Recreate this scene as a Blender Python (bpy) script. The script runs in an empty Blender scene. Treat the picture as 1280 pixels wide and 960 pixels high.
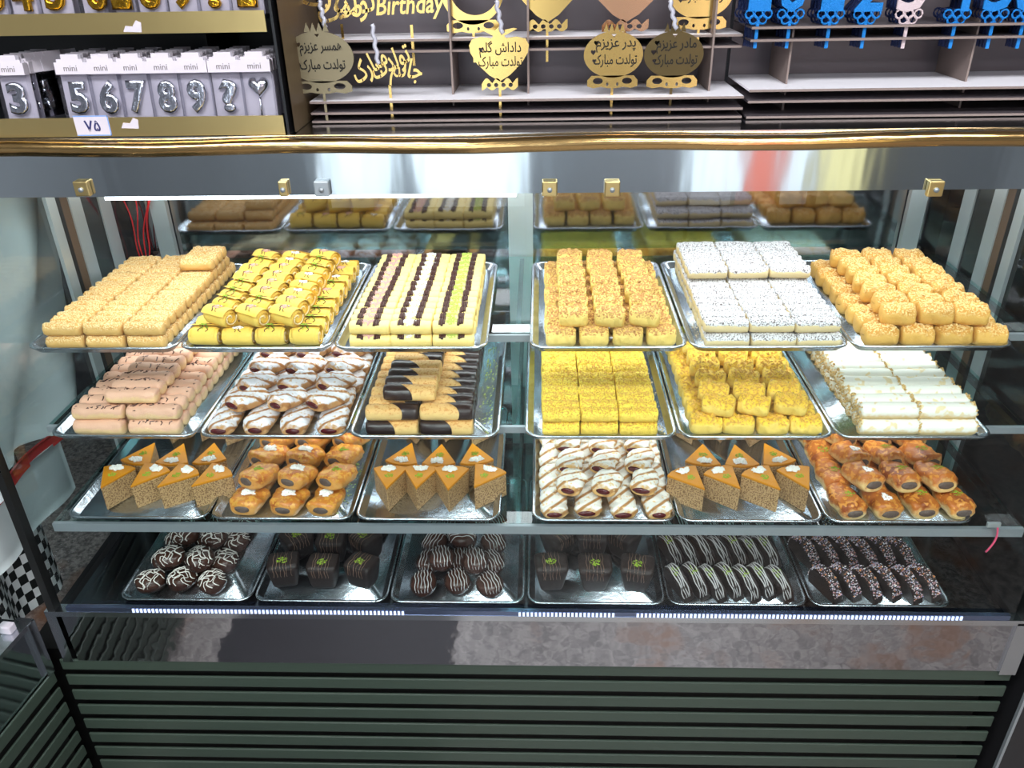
import bpy, math, random
from mathutils import Vector, Matrix, noise
from mathutils.bvhtree import BVHTree
R = math.radians
rnd = random.Random(7)
C = bpy.context.scene.collection
sc = bpy.context.scene
# ---------------------------------------------------------------- camera
F = 1010.0; TH = R(28.75); PSI = R(2.28); ROLL = -R(1.13); CAMZ = 1.80
cd = bpy.data.cameras.new('camera'); cam = bpy.data.objects.new('camera', cd); C.objects.link(cam)
cam.location = (0, 0, CAMZ); cd.sensor_width = 36; cd.lens = F/1280*36; cd.clip_start = .02
sc.camera = cam
CM = Matrix.Rotation(PSI, 3, 'Z') @ Matrix.Rotation(math.pi/2-TH, 3, 'X') @ Matrix.Rotation(ROLL, 3, 'Z')
cam.rotation_euler = CM.to_euler()
def P(px, py, Y=None, z=None):
    """the point of the room seen at a picture position, on the plane Y=... or z=..."""
    d = CM @ Vector(((px-640)/F, (480-py)/F, -1))
    t = Y/d.y if Y is not None else (z-CAMZ)/d.z
    return Vector((d.x*t, d.y*t, CAMZ+d.z*t))
# ---------------------------------------------------------------- light
w = bpy.data.worlds.new('world'); sc.world = w; w.use_nodes = True
w.node_tree.nodes['Background'].inputs[0].default_value = (.8, .88, 1, 1)
w.node_tree.nodes['Background'].inputs[1].default_value = .25
def area(name, loc, rot, sx, sy, power, col=(1, 1, 1)):
    l = bpy.data.lights.new(name, 'AREA'); l.shape = 'RECTANGLE'; l.size = sx; l.size_y = sy; l.energy = power; l.color = col
    o = bpy.data.objects.new(name, l); o.location = loc; o.rotation_euler = rot; C.objects.link(o); return o
area('ceiling_and_fill_light', (-.9, .1, 2.78), (0, 0, 0), 1.2, .5, 26, (.95, .98, 1))
area('ceiling_and_fill_light', (.9, .1, 2.78), (0, 0, 0), 1.2, .5, 26, (.95, .98, 1))
area('led_and_fill_light', (-.02, 1.56, 1.40), (0, 0, 0), 1.9, .12, 5.7, (.93, .97, 1))
area('led_and_fill_light', (-.02, 1.60, 1.085), (0, 0, 0), 1.86, .05, 2.2, (.93, .97, 1))
area('led_and_fill_light', (-.02, 1.55, .910), (0, 0, 0), 1.86, .05, 2.1, (.93, .97, 1))
area('led_and_fill_light', (-.02, 1.50, .722), (0, 0, 0), 1.86, .05, .32, (.93, .97, 1))  # added fill for the bottom deck; no LED under the third shelf
area('ceiling_and_fill_light', (-.9, -1.7, 2.78), (0, 0, 0), 1.2, .5, 34, (.95, .98, 1))  # this lamp and the next are added to brighten the front wall
area('ceiling_and_fill_light', (.9, -1.7, 2.78), (0, 0, 0), 1.2, .5, 34, (.95, .98, 1))
area('led_and_fill_light', (-.02, 1.90, 1.30), (R(-20), 0, 0), 1.9, .03, 1.6, (.93, .97, 1))  # added backlight for the pastry backs seen in the mirror doors
sc.view_settings.view_transform = 'Standard'; sc.view_settings.look = 'None'
sc.view_settings.gamma = 1; sc.view_settings.exposure = .25
# ---------------------------------------------------------------- materials
def lin(c):
    if isinstance(c, str): c = [int(c[i:i+2], 16)/255 for i in (0, 2, 4)]
    return tuple(((x+.055)/1.055)**2.4 if x > .04045 else x/12.92 for x in c)+(1,)
def N(t, typ, **k):
    n = t.nodes.new(typ)
    for a, b in k.items(): setattr(n, a, b)
    return n
def base(name):
    m = bpy.data.materials.new(name); m.use_nodes = True
    return m, m.node_tree, m.node_tree.nodes['Principled BSDF']
def plain(name, col, rough=.5, metal=0., bump=0, bscale=200, spec=.5, emit=0, stretch=None):
    m, t, b = base(name); L = t.links
    b.inputs['Base Color'].default_value = lin(col); b.inputs['Roughness'].default_value = rough
    b.inputs['Metallic'].default_value = metal; b.inputs['Specular IOR Level'].default_value = spec
    if emit:
        b.inputs['Emission Color'].default_value = lin(col); b.inputs['Emission Strength'].default_value = emit
    if bump:
        tc = N(t, 'ShaderNodeTexCoord'); no = N(t, 'ShaderNodeTexNoise'); bu = N(t, 'ShaderNodeBump'); mp = N(t, 'ShaderNodeMapping')
        mp.inputs['Scale'].default_value = stretch or (1, 1, 1)
        no.inputs['Scale'].default_value = bscale; no.inputs['Detail'].default_value = 3
        bu.inputs['Strength'].default_value = bump; bu.inputs['Distance'].default_value = .002
        L.new(tc.outputs['Object'], mp.inputs[0]); L.new(mp.outputs[0], no.inputs['Vector'])
        L.new(no.outputs[0], bu.inputs['Height']); L.new(bu.outputs[0], b.inputs['Normal'])
    return m
def food(name, side, top, spk=None, sscale=350, samt=.5, rough=.6, bump=.5, bscale=500, var=.08, lo=.1, hi=.6, patch=None, wave=None, spec=.4):
    """crust whose top differs from its sides; spk = colour of crumbs or powder flecks on the top"""
    m, t, b = base(name); L = t.links
    tc = N(t, 'ShaderNodeTexCoord'); oi = N(t, 'ShaderNodeObjectInfo')
    off = N(t, 'ShaderNodeVectorMath', operation='SCALE'); off.inputs[0].default_value = (3, 5, 7); L.new(oi.outputs['Random'], off.inputs['Scale'])
    co = N(t, 'ShaderNodeVectorMath', operation='ADD'); L.new(tc.outputs['Object'], co.inputs[0]); L.new(off.outputs[0], co.inputs[1])
    n1 = N(t, 'ShaderNodeTexNoise'); n1.inputs['Scale'].default_value = 90; L.new(co.outputs[0], n1.inputs['Vector'])
    sx = N(t, 'ShaderNodeSeparateXYZ'); L.new(tc.outputs['Normal'], sx.inputs[0])
    ad = N(t, 'ShaderNodeMath', operation='MULTIPLY_ADD'); L.new(n1.outputs[0], ad.inputs[0]); ad.inputs[1].default_value = .8; L.new(sx.outputs['Z'], ad.inputs[2])
    mr = N(t, 'ShaderNodeMapRange'); mr.inputs['From Min'].default_value = lo+.4; mr.inputs['From Max'].default_value = hi+.4; L.new(ad.outputs[0], mr.inputs['Value'])
    mx = N(t, 'ShaderNodeMix', data_type='RGBA'); mx.inputs['A'].default_value = lin(side); mx.inputs['B'].default_value = lin(top)
    L.new(mr.outputs[0], mx.inputs['Factor']); out = mx.outputs['Result']
    if patch:
        n3 = N(t, 'ShaderNodeTexNoise'); n3.inputs['Scale'].default_value = patch[1]; L.new(co.outputs[0], n3.inputs['Vector'])
        r3 = N(t, 'ShaderNodeMapRange'); r3.inputs['From Min'].default_value = patch[2]; r3.inputs['From Max'].default_value = patch[2]+.12; L.new(n3.outputs[0], r3.inputs['Value'])
        f3 = N(t, 'ShaderNodeMath', operation='MULTIPLY'); L.new(r3.outputs[0], f3.inputs[0]); L.new(mr.outputs[0], f3.inputs[1])
        m3 = N(t, 'ShaderNodeMix', data_type='RGBA'); L.new(f3.outputs[0], m3.inputs['Factor']); L.new(out, m3.inputs['A']); m3.inputs['B'].default_value = lin(patch[0]); out = m3.outputs['Result']
    if wave:   # bare crust in the slits between sugared ridges
        wv = N(t, 'ShaderNodeTexWave', bands_direction='DIAGONAL' if wave[2] else 'X'); wv.inputs['Scale'].default_value = wave[1]; wv.inputs['Distortion'].default_value = .8
        wv.inputs['Detail'].default_value = 1; L.new(tc.outputs['Object'], wv.inputs['Vector'])
        rw = N(t, 'ShaderNodeMapRange'); rw.inputs['From Min'].default_value = .25; rw.inputs['From Max'].default_value = .05; L.new(wv.outputs['Fac'], rw.inputs['Value'])
        mw = N(t, 'ShaderNodeMix', data_type='RGBA'); L.new(rw.outputs[0], mw.inputs['Factor']); L.new(out, mw.inputs['A']); mw.inputs['B'].default_value = lin(wave[0]); out = mw.outputs['Result']
    if spk:
        n2 = N(t, 'ShaderNodeTexNoise'); n2.inputs['Scale'].default_value = sscale; n2.inputs['Detail'].default_value = 1; L.new(co.outputs[0], n2.inputs['Vector'])
        r2 = N(t, 'ShaderNodeMapRange'); th = .5+.25*(.5-samt)
        r2.inputs['From Min'].default_value = th; r2.inputs['From Max'].default_value = th+.05; L.new(n2.outputs[0], r2.inputs['Value'])
        f2 = N(t, 'ShaderNodeMath', operation='MULTIPLY'); L.new(r2.outputs[0], f2.inputs[0]); L.new(mr.outputs[0], f2.inputs[1])
        m2 = N(t, 'ShaderNodeMix', data_type='RGBA'); L.new(f2.outputs[0], m2.inputs['Factor']); L.new(out, m2.inputs['A']); m2.inputs['B'].default_value = lin(spk); out = m2.outputs['Result']
    hv = N(t, 'ShaderNodeHueSaturation'); vr = N(t, 'ShaderNodeMapRange'); vr.inputs['To Min'].default_value = 1-var; vr.inputs['To Max'].default_value = 1+var
    L.new(oi.outputs['Random'], vr.inputs['Value']); L.new(vr.outputs[0], hv.inputs['Value']); L.new(out, hv.inputs['Color']); L.new(hv.outputs[0], b.inputs['Base Color'])
    nb = N(t, 'ShaderNodeTexNoise'); nb.inputs['Scale'].default_value = bscale; L.new(co.outputs[0], nb.inputs['Vector'])
    bu = N(t, 'ShaderNodeBump'); bu.inputs['Strength'].default_value = bump; bu.inputs['Distance'].default_value = .0012
    L.new(nb.outputs[0], bu.inputs['Height']); L.new(bu.outputs[0], b.inputs['Normal'])
    b.inputs['Roughness'].default_value = rough; b.inputs['Specular IOR Level'].default_value = spec
    return m
def glass(name, tint, ior=1.45, rough=0.0):
    m, t, b = base(name); L = t.links; t.nodes.remove(b); o = t.nodes['Material Output']
    tr = N(t, 'ShaderNodeBsdfTransparent'); tr.inputs[0].default_value = tint+(1,)
    gl = N(t, 'ShaderNodeBsdfGlossy'); gl.inputs['Roughness'].default_value = rough; gl.inputs[0].default_value = (1, 1, 1, 1)
    fr = N(t, 'ShaderNodeFresnel'); fr.inputs[0].default_value = ior; mx = N(t, 'ShaderNodeMixShader')
    ge = N(t, 'ShaderNodeNewGeometry'); mu = N(t, 'ShaderNodeMath', operation='SUBTRACT', use_clamp=True); L.new(fr.outputs[0], mu.inputs[0]); L.new(ge.outputs['Backfacing'], mu.inputs[1])
    L.new(mu.outputs[0], mx.inputs[0]); L.new(tr.outputs[0], mx.inputs[1]); L.new(gl.outputs[0], mx.inputs[2]); L.new(mx.outputs[0], o.inputs[0])
    return m
M = dict(
 steel=plain('polished_steel', (.80, .82, .84), .16, 1, .25, 5, stretch=(1, 1, .25)),
 fascia=plain('mirror_steel', (.74, .78, .80), .09, 1, .6, 4, stretch=(2.2, 1, .4)),
 brushed=plain('brushed_steel', (.62, .65, .67), .4, .5, .1, 60),
 frame=plain('satin_steel', (.76, .79, .80), .38, .7),
 tray=plain('tray_aluminium', (.74, .77, .80), .24, 1, .35, 90),
 deck=plain('dark_steel', (.30, .33, .35), .22, 1),
 mirror=plain('tinted_mirror', (.62, .61, .63), .07, 1, .3, 8),
 gold=plain('gold_trim', (.80, .66, .44), .16, 1, .8, 9, stretch=(1.2, 4, 4)),
 goldflat=plain('gold_strip', (.86, .76, .52), .28, 1, .6, 5),
 topgold=plain('gold_acrylic', (.86, .72, .44), .2, 1),
 topdull=plain('antique_gold', (.50, .46, .36), .45, .25),
 topdark=plain('dark_gold', (.38, .33, .22), .35, .9),
 ink=plain('cut_dark', (.06, .045, .03), .8),
 slat=plain('green_paint', (.215, .265, .23), .42, 0, .25, 14, stretch=(.3, 6, 6)),
 black=plain('black_panel', (.045, .05, .05), .5),
 darkgrey=plain('charcoal_panel', (.13, .13, .14), .4), blackback=plain('black_board', (.05, .06, .08), .4),
 cardgrey=plain('grey_board', (.36, .33, .35), .38, .25),
 cardtop=plain('white_board', (.95, .94, .97), .5),
 cardedge=plain('board_edge', (.50, .44, .42), .6),
 carton=plain('brown_board', (.42, .35, .26), .4, .3, .3, 20),
 white=plain('white_card', (.78, .75, .79), .6),
 pale=plain('grey_card', (.68, .66, .70), .6),
 silver=plain('silver_foil', (.86, .87, .89), .12, 1, .5, 120),
 goldfoil=plain('gold_foil', (.92, .70, .16), .15, 1, .5, 120),
 greyink=plain('grey_ink', (.45, .42, .42), .6),
 blueink=plain('blue_ink', (.15, .16, .38), .6), bluebord=plain('blue_border', (.45, .6, .85), .6),
 blue=plain('blue_glitter', (.08, .52, .86), .3, .3, 1, 900),
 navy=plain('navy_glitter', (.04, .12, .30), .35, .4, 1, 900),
 whiteglit=plain('white_glitter', (.86, .78, .80), .4, .1, 1, 900),
 rubyglue=plain('clear_cord', (.75, .75, .8), .2, .2),
 led=plain('led', (.93, .96, 1), .4, emit=9), ledglint=plain('led_reflection_glow', (.80, .86, 1), .3, emit=.7), chan=plain('channel_metal', (.45, .5, .62), .2, .9),
 red=plain('red_wire', (.75, .08, .10), .5), pinkw=plain('pink_wire', (.95, .35, .5), .5),
 cloth=plain('white_cloth', (.78, .81, .82), .9, 0, .3, 8), clothred=plain('red_band', (.72, .12, .12), .8),
 lamp=plain('lamp_glow', (1, 1, 1), .5, emit=5), daylight=plain('window_glow', (.93, .97, 1), .5, emit=1.3),
 redcloth=plain('salmon_poster_glow', (.85, .45, .38), .7, emit=1.2), cream=plain('cream_poster_glow', (.9, .85, .62), .7, emit=1.4), blueposter=plain('blue_poster_glow', (.3, .35, .85), .7, emit=1.0),  # posters glow by themselves, to colour the hood's reflection
 wall=plain('grey_wall', (.60, .61, .63), .8), wallback=plain('dark_wall', (.2, .2, .22), .8), ceil=plain('ceiling_paint', (.8, .8, .8), .8), wood=plain('brown_wood', (.33, .25, .18), .6),
 coconut=plain('coconut', (.97, .96, .94), .8), pist=plain('pistachio', (.55, .66, .16), .7), pistl=plain('pistachio_pale', (.72, .78, .35), .7),
 pink=plain('pink_crumb', (.86, .66, .62), .8),
 choc=plain('dark_chocolate', (.15, .085, .07), .28, bump=.15, bscale=120), stripe=plain('chocolate_stripe', (.27, .12, .08), .5), drop=plain('chocolate_drop', (.25, .09, .06), .4),
 whitedriz=plain('white_icing', (.93, .90, .87), .4), tandriz=plain('caramel_icing', (.52, .40, .33), .5), greydriz=plain('pale_icing', (.80, .78, .78), .45), browndriz=plain('brown_icing', (.32, .17, .07), .4),
 jam=plain('red_jam', (.30, .04, .06), .2), cream_f=plain('cream_swirl', (.93, .82, .60), .5), walnut=plain('walnut_filling', (.36, .30, .27), .6, 0, .8, 300),
 nutbit=plain('chopped_nut', (.80, .60, .36), .6), paleflake=plain('pale_flake', (.93, .80, .55), .6), goldflake=plain('golden_flake', (.88, .68, .28), .6), panel=plain('panel_steel', (.70, .70, .72), .06, 1, .9, 9),
 glaze=plain('orange_glaze', (.78, .50, .06), .45, 0, .3, 90, spec=.25),
)
def multi(name, cols):   # sprinkles of several colours by position
    m, t, b = base(name); L = t.links; tc = N(t, 'ShaderNodeTexCoord'); v = N(t, 'ShaderNodeTexVoronoi'); v.inputs['Scale'].default_value = 260
    r = N(t, 'ShaderNodeValToRGB'); r.color_ramp.interpolation = 'CONSTANT'; s = N(t, 'ShaderNodeSeparateColor')
    L.new(tc.outputs['Object'], v.inputs['Vector']); L.new(v.outputs['Color'], s.inputs[0]); L.new(s.outputs[0], r.inputs[0]); L.new(r.outputs[0], b.inputs['Base Color'])
    e = r.color_ramp.elements; e[0].color = lin(cols[0]); e[1].position = 1/len(cols); e[1].color = lin(cols[1])
    for i, c in enumerate(cols[2:], 2): x = e.new(i/len(cols)); x.color = lin(c)
    return m
M['sprinkle'] = multi('rainbow_sprinkles', ['e9d9dc', 'd8a3a8', 'f2f0ee', '9a8fb8', 'd98a4a', 'c9b9c9', '7a5048', 'b8c0d8'])
M['glassf'] = glass('front_glass', (.95, .985, .98)); M['glasss'] = glass('shelf_glass', (.68, .88, .86), 1.5); M['glassside'] = glass('side_glass', (.88, .91, .91), 1.5)
M['edgeglass'] = plain('glass_edge', (.16, .40, .38), .1, spec=.8)
M['cell'] = glass('clear_plastic', (.93, .93, .95), 1.4, .1)
def floor_mat(name, c1, c2, c3, sc_):
    m, t, b = base(name); L = t.links; tc = N(t, 'ShaderNodeTexCoord')
    n = N(t, 'ShaderNodeTexNoise'); n.inputs['Scale'].default_value = sc_; n.inputs['Detail'].default_value = 8; n.inputs['Roughness'].default_value = .7
    n2 = N(t, 'ShaderNodeTexNoise'); n2.inputs['Scale'].default_value = 4; n2.inputs['Detail'].default_value = 4
    r = N(t, 'ShaderNodeValToRGB'); r.color_ramp.elements[0].position = .4; r.color_ramp.elements[1].position = .62
    r.color_ramp.elements[0].color = lin(c1); r.color_ramp.elements[1].color = lin(c2)
    r2 = N(t, 'ShaderNodeMapRange'); r2.inputs['From Min'].default_value = .56; r2.inputs['From Max'].default_value = .72; mx = N(t, 'ShaderNodeMix', data_type='RGBA')
    L.new(tc.outputs['Object'], n.inputs['Vector']); L.new(tc.outputs['Object'], n2.inputs['Vector']); L.new(n.outputs[0], r.inputs[0]); L.new(n2.outputs[0], r2.inputs['Value'])
    L.new(r2.outputs[0], mx.inputs['Factor']); L.new(r.outputs[0], mx.inputs['A']); mx.inputs['B'].default_value = lin(c3); L.new(mx.outputs['Result'], b.inputs['Base Color'])
    b.inputs['Roughness'].default_value = .35; return m
M['granite'] = floor_mat('granite', '5c5857', 'b0a9a5', '8a6248', 60)
M['matmat'] = plain('dark_mat', (.11, .10, .13), .5)
def checker_mat():
    m, t, b = base('black_white_check'); tc = N(t, 'ShaderNodeTexCoord'); c = N(t, 'ShaderNodeTexChecker'); c.inputs['Scale'].default_value = 15
    c.inputs[1].default_value = lin('e6e6e8'); c.inputs[2].default_value = lin('0b0c0e'); mp = N(t, 'ShaderNodeMapping'); mp.inputs['Rotation'].default_value = (.1, .02, .0); mp.inputs['Location'].default_value = (.013, .021, .011)
    t.links.new(tc.outputs['UV'], c.inputs[0]); t.links.new(c.outputs[0], b.inputs['Base Color']); b.inputs['Roughness'].default_value = .8; return m
M['check'] = checker_mat()
# pastry crusts
FM = dict(
 sesame=food('sesame_crust', 'dcae66', 'd29a50', 'efd39c', 420, .50, bump=1, var=.07),
 rolldough=food('yellow_roll_dough', 'ecc75c', 'ecc254', None, bump=.3, var=.06, patch=('e8b43c', 25, .58)),
 creamf=food('cream_finger', 'f0d07c', 'f4dc8e', None, bump=.6, bscale=300, var=.04),
 nutloaf=food('nut_loaf', 'f0cf72', 'ecc46c', 'b4783c', 260, .42, bump=1, var=.08, lo=.35, hi=.65),
 sugarf=food('sugared_finger', 'e2cb9a', 'd9d6d8', '5c4c4a', 420, .34, bump=.5, var=.04, lo=.15, hi=.3),
 goldloaf=food('golden_loaf', 'e0ae58', 'd0923e', 'ecc884', 300, .42, bump=.9, var=.08, lo=.3, hi=.7),
 meringue=food('pink_meringue', 'ecc894', 'e2b094', None, bump=.5, bscale=300, var=.05, lo=-.1, hi=.3),
 strudel=food('sugared_strudel', 'cf9b62', 'eae6ea', 'd8b48c', 120, .05, bump=.4, var=.04, lo=.0, hi=.25, wave=('a8703c', 15, 1)),
 strudelw=food('white_strudel', 'dcae6c', 'efeae0', 'e8c894', 120, .05, bump=.4, var=.03, lo=.0, hi=.25, wave=('b07c44', 15, 1)),
 halfbis=food('plain_biscuit', 'e8c27c', 'dcae6a', 'c98f4a', 200, .3, bump=.6, var=.05),
 crumbf=food('yellow_crumb', 'f6d258', 'f8d84c', 'd0a03a', 330, .42, bump=1.3, bscale=420, var=.05),
 yloaf=food('yellow_loaf', 'f2d068', 'f6ca42', 'd09c40', 200, .36, bump=1, var=.07, lo=.3, hi=.6),
 whitecyl=food('powdered_cylinder', 'e2c48c', 'eeeade', 'e8d4a8', 60, .08, bump=.4, var=.04, lo=-.3, hi=.1),
 almond=food('almond_end', 'dcbc7c', 'd8b474', 'a87838', 300, .4, bump=1.2, var=.05),
 crumbcake=food('walnut_cake', 'b99466', 'b99466', '7a5834', 380, .45, bump=1, bscale=350, var=.05, lo=-2, hi=-1.9),
 puff=food('glossy_puff', 'd39a52', 'c67a30', 'd79a40', 120, .5, rough=.28, bump=.5, var=.08, lo=-.1, hi=.4, patch=('a9571f', 30, .52)),
 brownroll=food('brown_roll', 'e6c384', 'b8682a', 'd48c3c', 100, .4, rough=.3, bump=.5, var=.08, lo=-.2, hi=.25, patch=('8c4218', 25, .52)),
 chocd=food('chocolate_dome', '3a211b', '42281f', None, rough=.25, bump=.2, var=.1),
 chocm=food('matt_chocolate', '221614', '261a17', None, rough=.5, bump=.6, var=.1),
)
# ---------------------------------------------------------------- mesh building
class MB:
    def __init__(s): s.v = []; s.f = []; s.mi = []
    def add(s, vs, fs, mi=0):
        n = len(s.v); s.v += [tuple(v) for v in vs]; s.f += [tuple(i+n for i in f) for f in fs]; s.mi += [mi]*len(fs); return s
    def box(s, x0, x1, y0, y1, z0, z1, mi=0):
        return s.add([(x, y, z) for x in (x0, x1) for y in (y0, y1) for z in (z0, z1)],
                     [(0, 1, 3, 2), (4, 6, 7, 5), (0, 4, 5, 1), (2, 3, 7, 6), (0, 2, 6, 4), (1, 5, 7, 3)], mi)
    def prism(s, pts, axis_vec, mi=0):
        n = len(pts); a = Vector(axis_vec); vs = [Vector(p) for p in pts]; vs += [p+a for p in vs]
        return s.add(vs, [tuple(range(n-1, -1, -1)), tuple(range(n, 2*n))]+[(i, (i+1) % n, (i+1) % n+n, i+n) for i in range(n)], mi)
    def tube(s, pts, r, k=5, mi=0, taper=None):
        pts = [Vector(p) for p in pts]; vs = []; n = len(pts)
        for i, p in enumerate(pts):
            d = (pts[min(i+1, n-1)]-pts[max(i-1, 0)]); d = d.normalized() if d.length > 1e-9 else Vector((0, 0, 1))
            a = d.cross(Vector((0, 0, 1)) if abs(d.z) < .9 else Vector((1, 0, 0))).normalized(); b = d.cross(a)
            rr = r if taper is None else r*(1+(taper-1)*i/(n-1))
            for j in range(k):
                t = 2*math.pi*j/k; vs.append(p+(a*math.cos(t)+b*math.sin(t))*rr)
        fs = [(i*k+j, i*k+(j+1) % k, (i+1)*k+(j+1) % k, (i+1)*k+j) for i in range(n-1) for j in range(k)]
        return s.add(vs, fs+[tuple(range(k))[::-1], tuple(range((n-1)*k, n*k))], mi)
    def bits(s, pts, r, flat=.5, rng=rnd):   # small irregular flakes
        for p in pts:
            a = rng.random()*6; q = r*(.6+.8*rng.random()); z = q*flat
            vs = [(p[0]+q*math.cos(a+k*2.1)*(1 if k else 1.4), p[1]+q*math.sin(a+k*2.1), p[2]+(rng.random()-.3)*z) for k in range(3)]+[(p[0], p[1], p[2]+z*1.3)]
            s.add(vs, [(0, 1, 3), (1, 2, 3), (2, 0, 3), (2, 1, 0)])
        return s
    def mesh(s, name, mats, smooth=False):
        me = bpy.data.meshes.new(name); me.from_pydata(s.v, [], s.f); me.update()
        for m in (mats if isinstance(mats, (list, tuple)) else [mats]): me.materials.append(m)
        if any(s.mi): me.polygons.foreach_set('material_index', s.mi)
        if smooth: me.polygons.foreach_set('use_smooth', [True]*len(me.polygons))
        return me
def O(name, data, parent=None, loc=(0, 0, 0), rz=0., rot=None, label=None, cat=None, group=None, kind=None, scale=None):
    o = bpy.data.objects.new(name, data); C.objects.link(o); o.location = loc; o.rotation_euler = rot or (0, 0, rz)
    if scale: o.scale = scale
    if parent is not None: o.parent = parent
    if label: o['label'] = label
    if cat: o['category'] = cat
    if group: o['group'] = group
    if kind: o['kind'] = kind
    return o
def S(name, mb, mat, smooth=False): return O(name, mb.mesh(name, mat, smooth), kind='structure')
def BX(*a): return MB().box(*a)
def bevel(me, r, seg=2):
    import bmesh
    b = bmesh.new(); b.from_mesh(me); bmesh.ops.bevel(b, geom=b.edges[:], offset=r, segments=seg, affect='EDGES', profile=.5); b.to_mesh(me); b.free(); return me
# ---------------------------------------------------------------- room
XL, XR, YG, YB = -1.035, .985, 1.265, 1.955           # case: left, right, front glass, mirror back
FZ = -.14
floor_ = S('floor', BX(-3, 3, -3, 3.4, FZ-.1, FZ), M['granite'])
S('wall_back', BX(-3, 3, 3.2, 3.4, FZ, 2.9), M['wallback'])
S('wall_left', BX(-3.2, -3, -3, 3.4, FZ, 2.9), M['wall']); S('wall_right', BX(3, 3.2, -3, 3.4, FZ, 2.9), M['wall'])
S('wall_front', BX(-3, 3, -3.2, -3, FZ, 2.9), M['wall']); S('ceiling', BX(-3, 3, -3, 3.4, 2.9, 3), M['ceil'])
O('floor_mat', BX(-1.0, -.27, -.6, 1.2, FZ+.001, FZ+.012).mesh('floor_mat', M['matmat']), label='dark floor mat lying in front of the left half of the display case', cat='mat')
for i, (lx, ly) in enumerate(((-.9, .1), (.9, .1), (-.9, -1.7), (.9, -1.7))):  # last two are added, bodies for the front-wall fill lights
    o = O('ceiling_light', None, loc=(lx, ly, 2.84), label='flat white ceiling light %s' % ('over the left of the case', 'over the right of the case', 'added near the street windows, left', 'added near the street windows, right')[i], cat='light', group='ceiling lights')
    O('frame', BX(-.63, .63, -.28, .28, 0, .055).mesh('f', M['frame']), o); O('diffuser', BX(-.6, .6, -.25, .25, -.012, 0).mesh('d', M['lamp']), o)
# street front behind the camera: what the polished hood reflects
for i, (a, b, m) in enumerate(((-1.35, -.95, 'daylight'), (-.80, -.1, 'daylight'), (.95, 1.22, 'daylight'), (1.22, 1.5, 'redcloth'), (1.5, 1.7, 'daylight'), (1.7, 1.73, 'blueposter'), (1.73, 1.98, 'cream'))):
    wo = O('window_%d' % (i+1), BX(a, b, -2.6, -2.58, .30, 2.3).mesh('w', M[m]), kind='structure')
    O('window_frame', MB().box(a-.012, a, -2.62, -2.56, 0, 2.32).box(b, b+.012, -2.62, -2.56, 0, 2.32).mesh('wf', M['wood']), wo)
# ---------------------------------------------------------------- display case
z_lip = P(640, 766, YG).z; z_pan = P(640, 829, YG).z; z_band0 = P(640, 240, YG).z; z_band1 = P(640, 181, YG).z; z_bar = P(640, 166, YG).z
case = O('display_case', None, loc=(0, 0, 0), label='long refrigerated pastry display case with green slatted base and steel hood', cat='display case')
def part(name, mb, mat, parent=case, smooth=False, label=None, kind=None, **k):
    return O(name, mb.mesh(name, mat, smooth), parent, label=label, kind=kind, **k)
part('front_glass', BX(XL+.005, XR-.005, YG, YG+.006, z_lip+.004, z_band0+.02), M['glassf'])
part('hood_fascia', BX(XL-.05, XR+.3, YG-.008, YG-.002, z_band0, z_band1), M['fascia'])
part('hood', MB().box(XL-.05, XR+.3, YG, YB+.05, z_band1-.006, z_band1+.012).box(XL-.05, XR+.3, YG+.012, YG+.05, z_band0+.03, z_band1), M['brushed'])
# gold front trim: slightly bowed round bar
part('gold_trim', MB().tube([(x/10, YG-.017, z_band1+.0045+.002*math.sin(x*1.3)) for x in range(-12, 14)], .0118, 10), M['gold'], smooth=True)
part('top_panel', BX(XL-.05, XR+.3, YG-.005, YB+.05, z_band1+.013, z_band1+.019), M['steel'])
zt = z_band1+.0192
# rear mirror doors and frame
for a, b in ((XL, -.075), (-.02, XR)):
    d = part('rear_door', BX(a, b, YB, YB+.008, z_lip, z_band1), M['mirror'])
    part('door_rail', BX(a, b, YB-.006, YB, z_lip, z_lip+.02), M['frame'], d)
part('centre_mullion', BX(-.078, -.018, YB-.03, YB-.004, z_lip, z_band1), M['frame'])
for x0, x1 in ((-.965, -.925), (.885, .925)): part('rear_post', BX(x0, x1, YB-.022, YB-.004, z_lip, z_band1), M['frame'])
for sx, X in ((1, XL), (-1, XR)):
    part('side_glass', BX(X-.003, X+.003, YG+.008, YB, z_lip, z_band1), M['glassside'])
    part('side_post', BX(X+sx*.004, X+sx*.008, YB-.13, YB-.08, z_lip, z_band1), M['frame'])
    q = part('side_post', MB().box(X+sx*.004, X+sx*.012, 1.62, 1.652, z_lip, z_band1).box(X+sx*.004, X+sx*.012, 1.70, 1.745, z_lip, z_band1), M['frame'])
    part('shelf_channel', MB().box(X+sx*.004, X+sx*.009, 1.652, 1.672, z_lip, z_band1, 0).box(X+sx*.004, X+sx*.009, 1.672, 1.70, z_lip, z_band1, 1), [M['black'], M['wood']], q)
    part('front_post', MB().box(X-sx*.006, X-sx*.022, YG-.01, YG+.012, z_lip, z_band1), M['black'])
part('lip', MB().box(XL-.03, XR+.03, YG-.012, YG+.012, z_lip-.012, z_lip+.002), M['steel'])
part('lip_channel', BX(XL+.02, XR-.02, YG-.011, YG-.001, z_lip+.002, z_lip+.014), M['chan'])
mb = MB()  # glowing dashes stand in for LED reflections on the lip
x = -.87
while x < .87:
    if not (-.29 < x < -.05 or .15 < x < .2): mb.box(x, x+.0045, YG-.013, YG-.011, z_lip+.003, z_lip+.012)
    x += .0085
part('led_reflections', mb, M['ledglint'], kind='stuff')
part('lower_panel', BX(XL-.0, XR-.0, YG-.006, YG, z_pan, z_lip-.012), M['panel'])
part('corner_cap', BX(XR, XR+.035, YG-.012, YG+.02, z_pan-.005, z_lip-.006), M['steel'])
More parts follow.
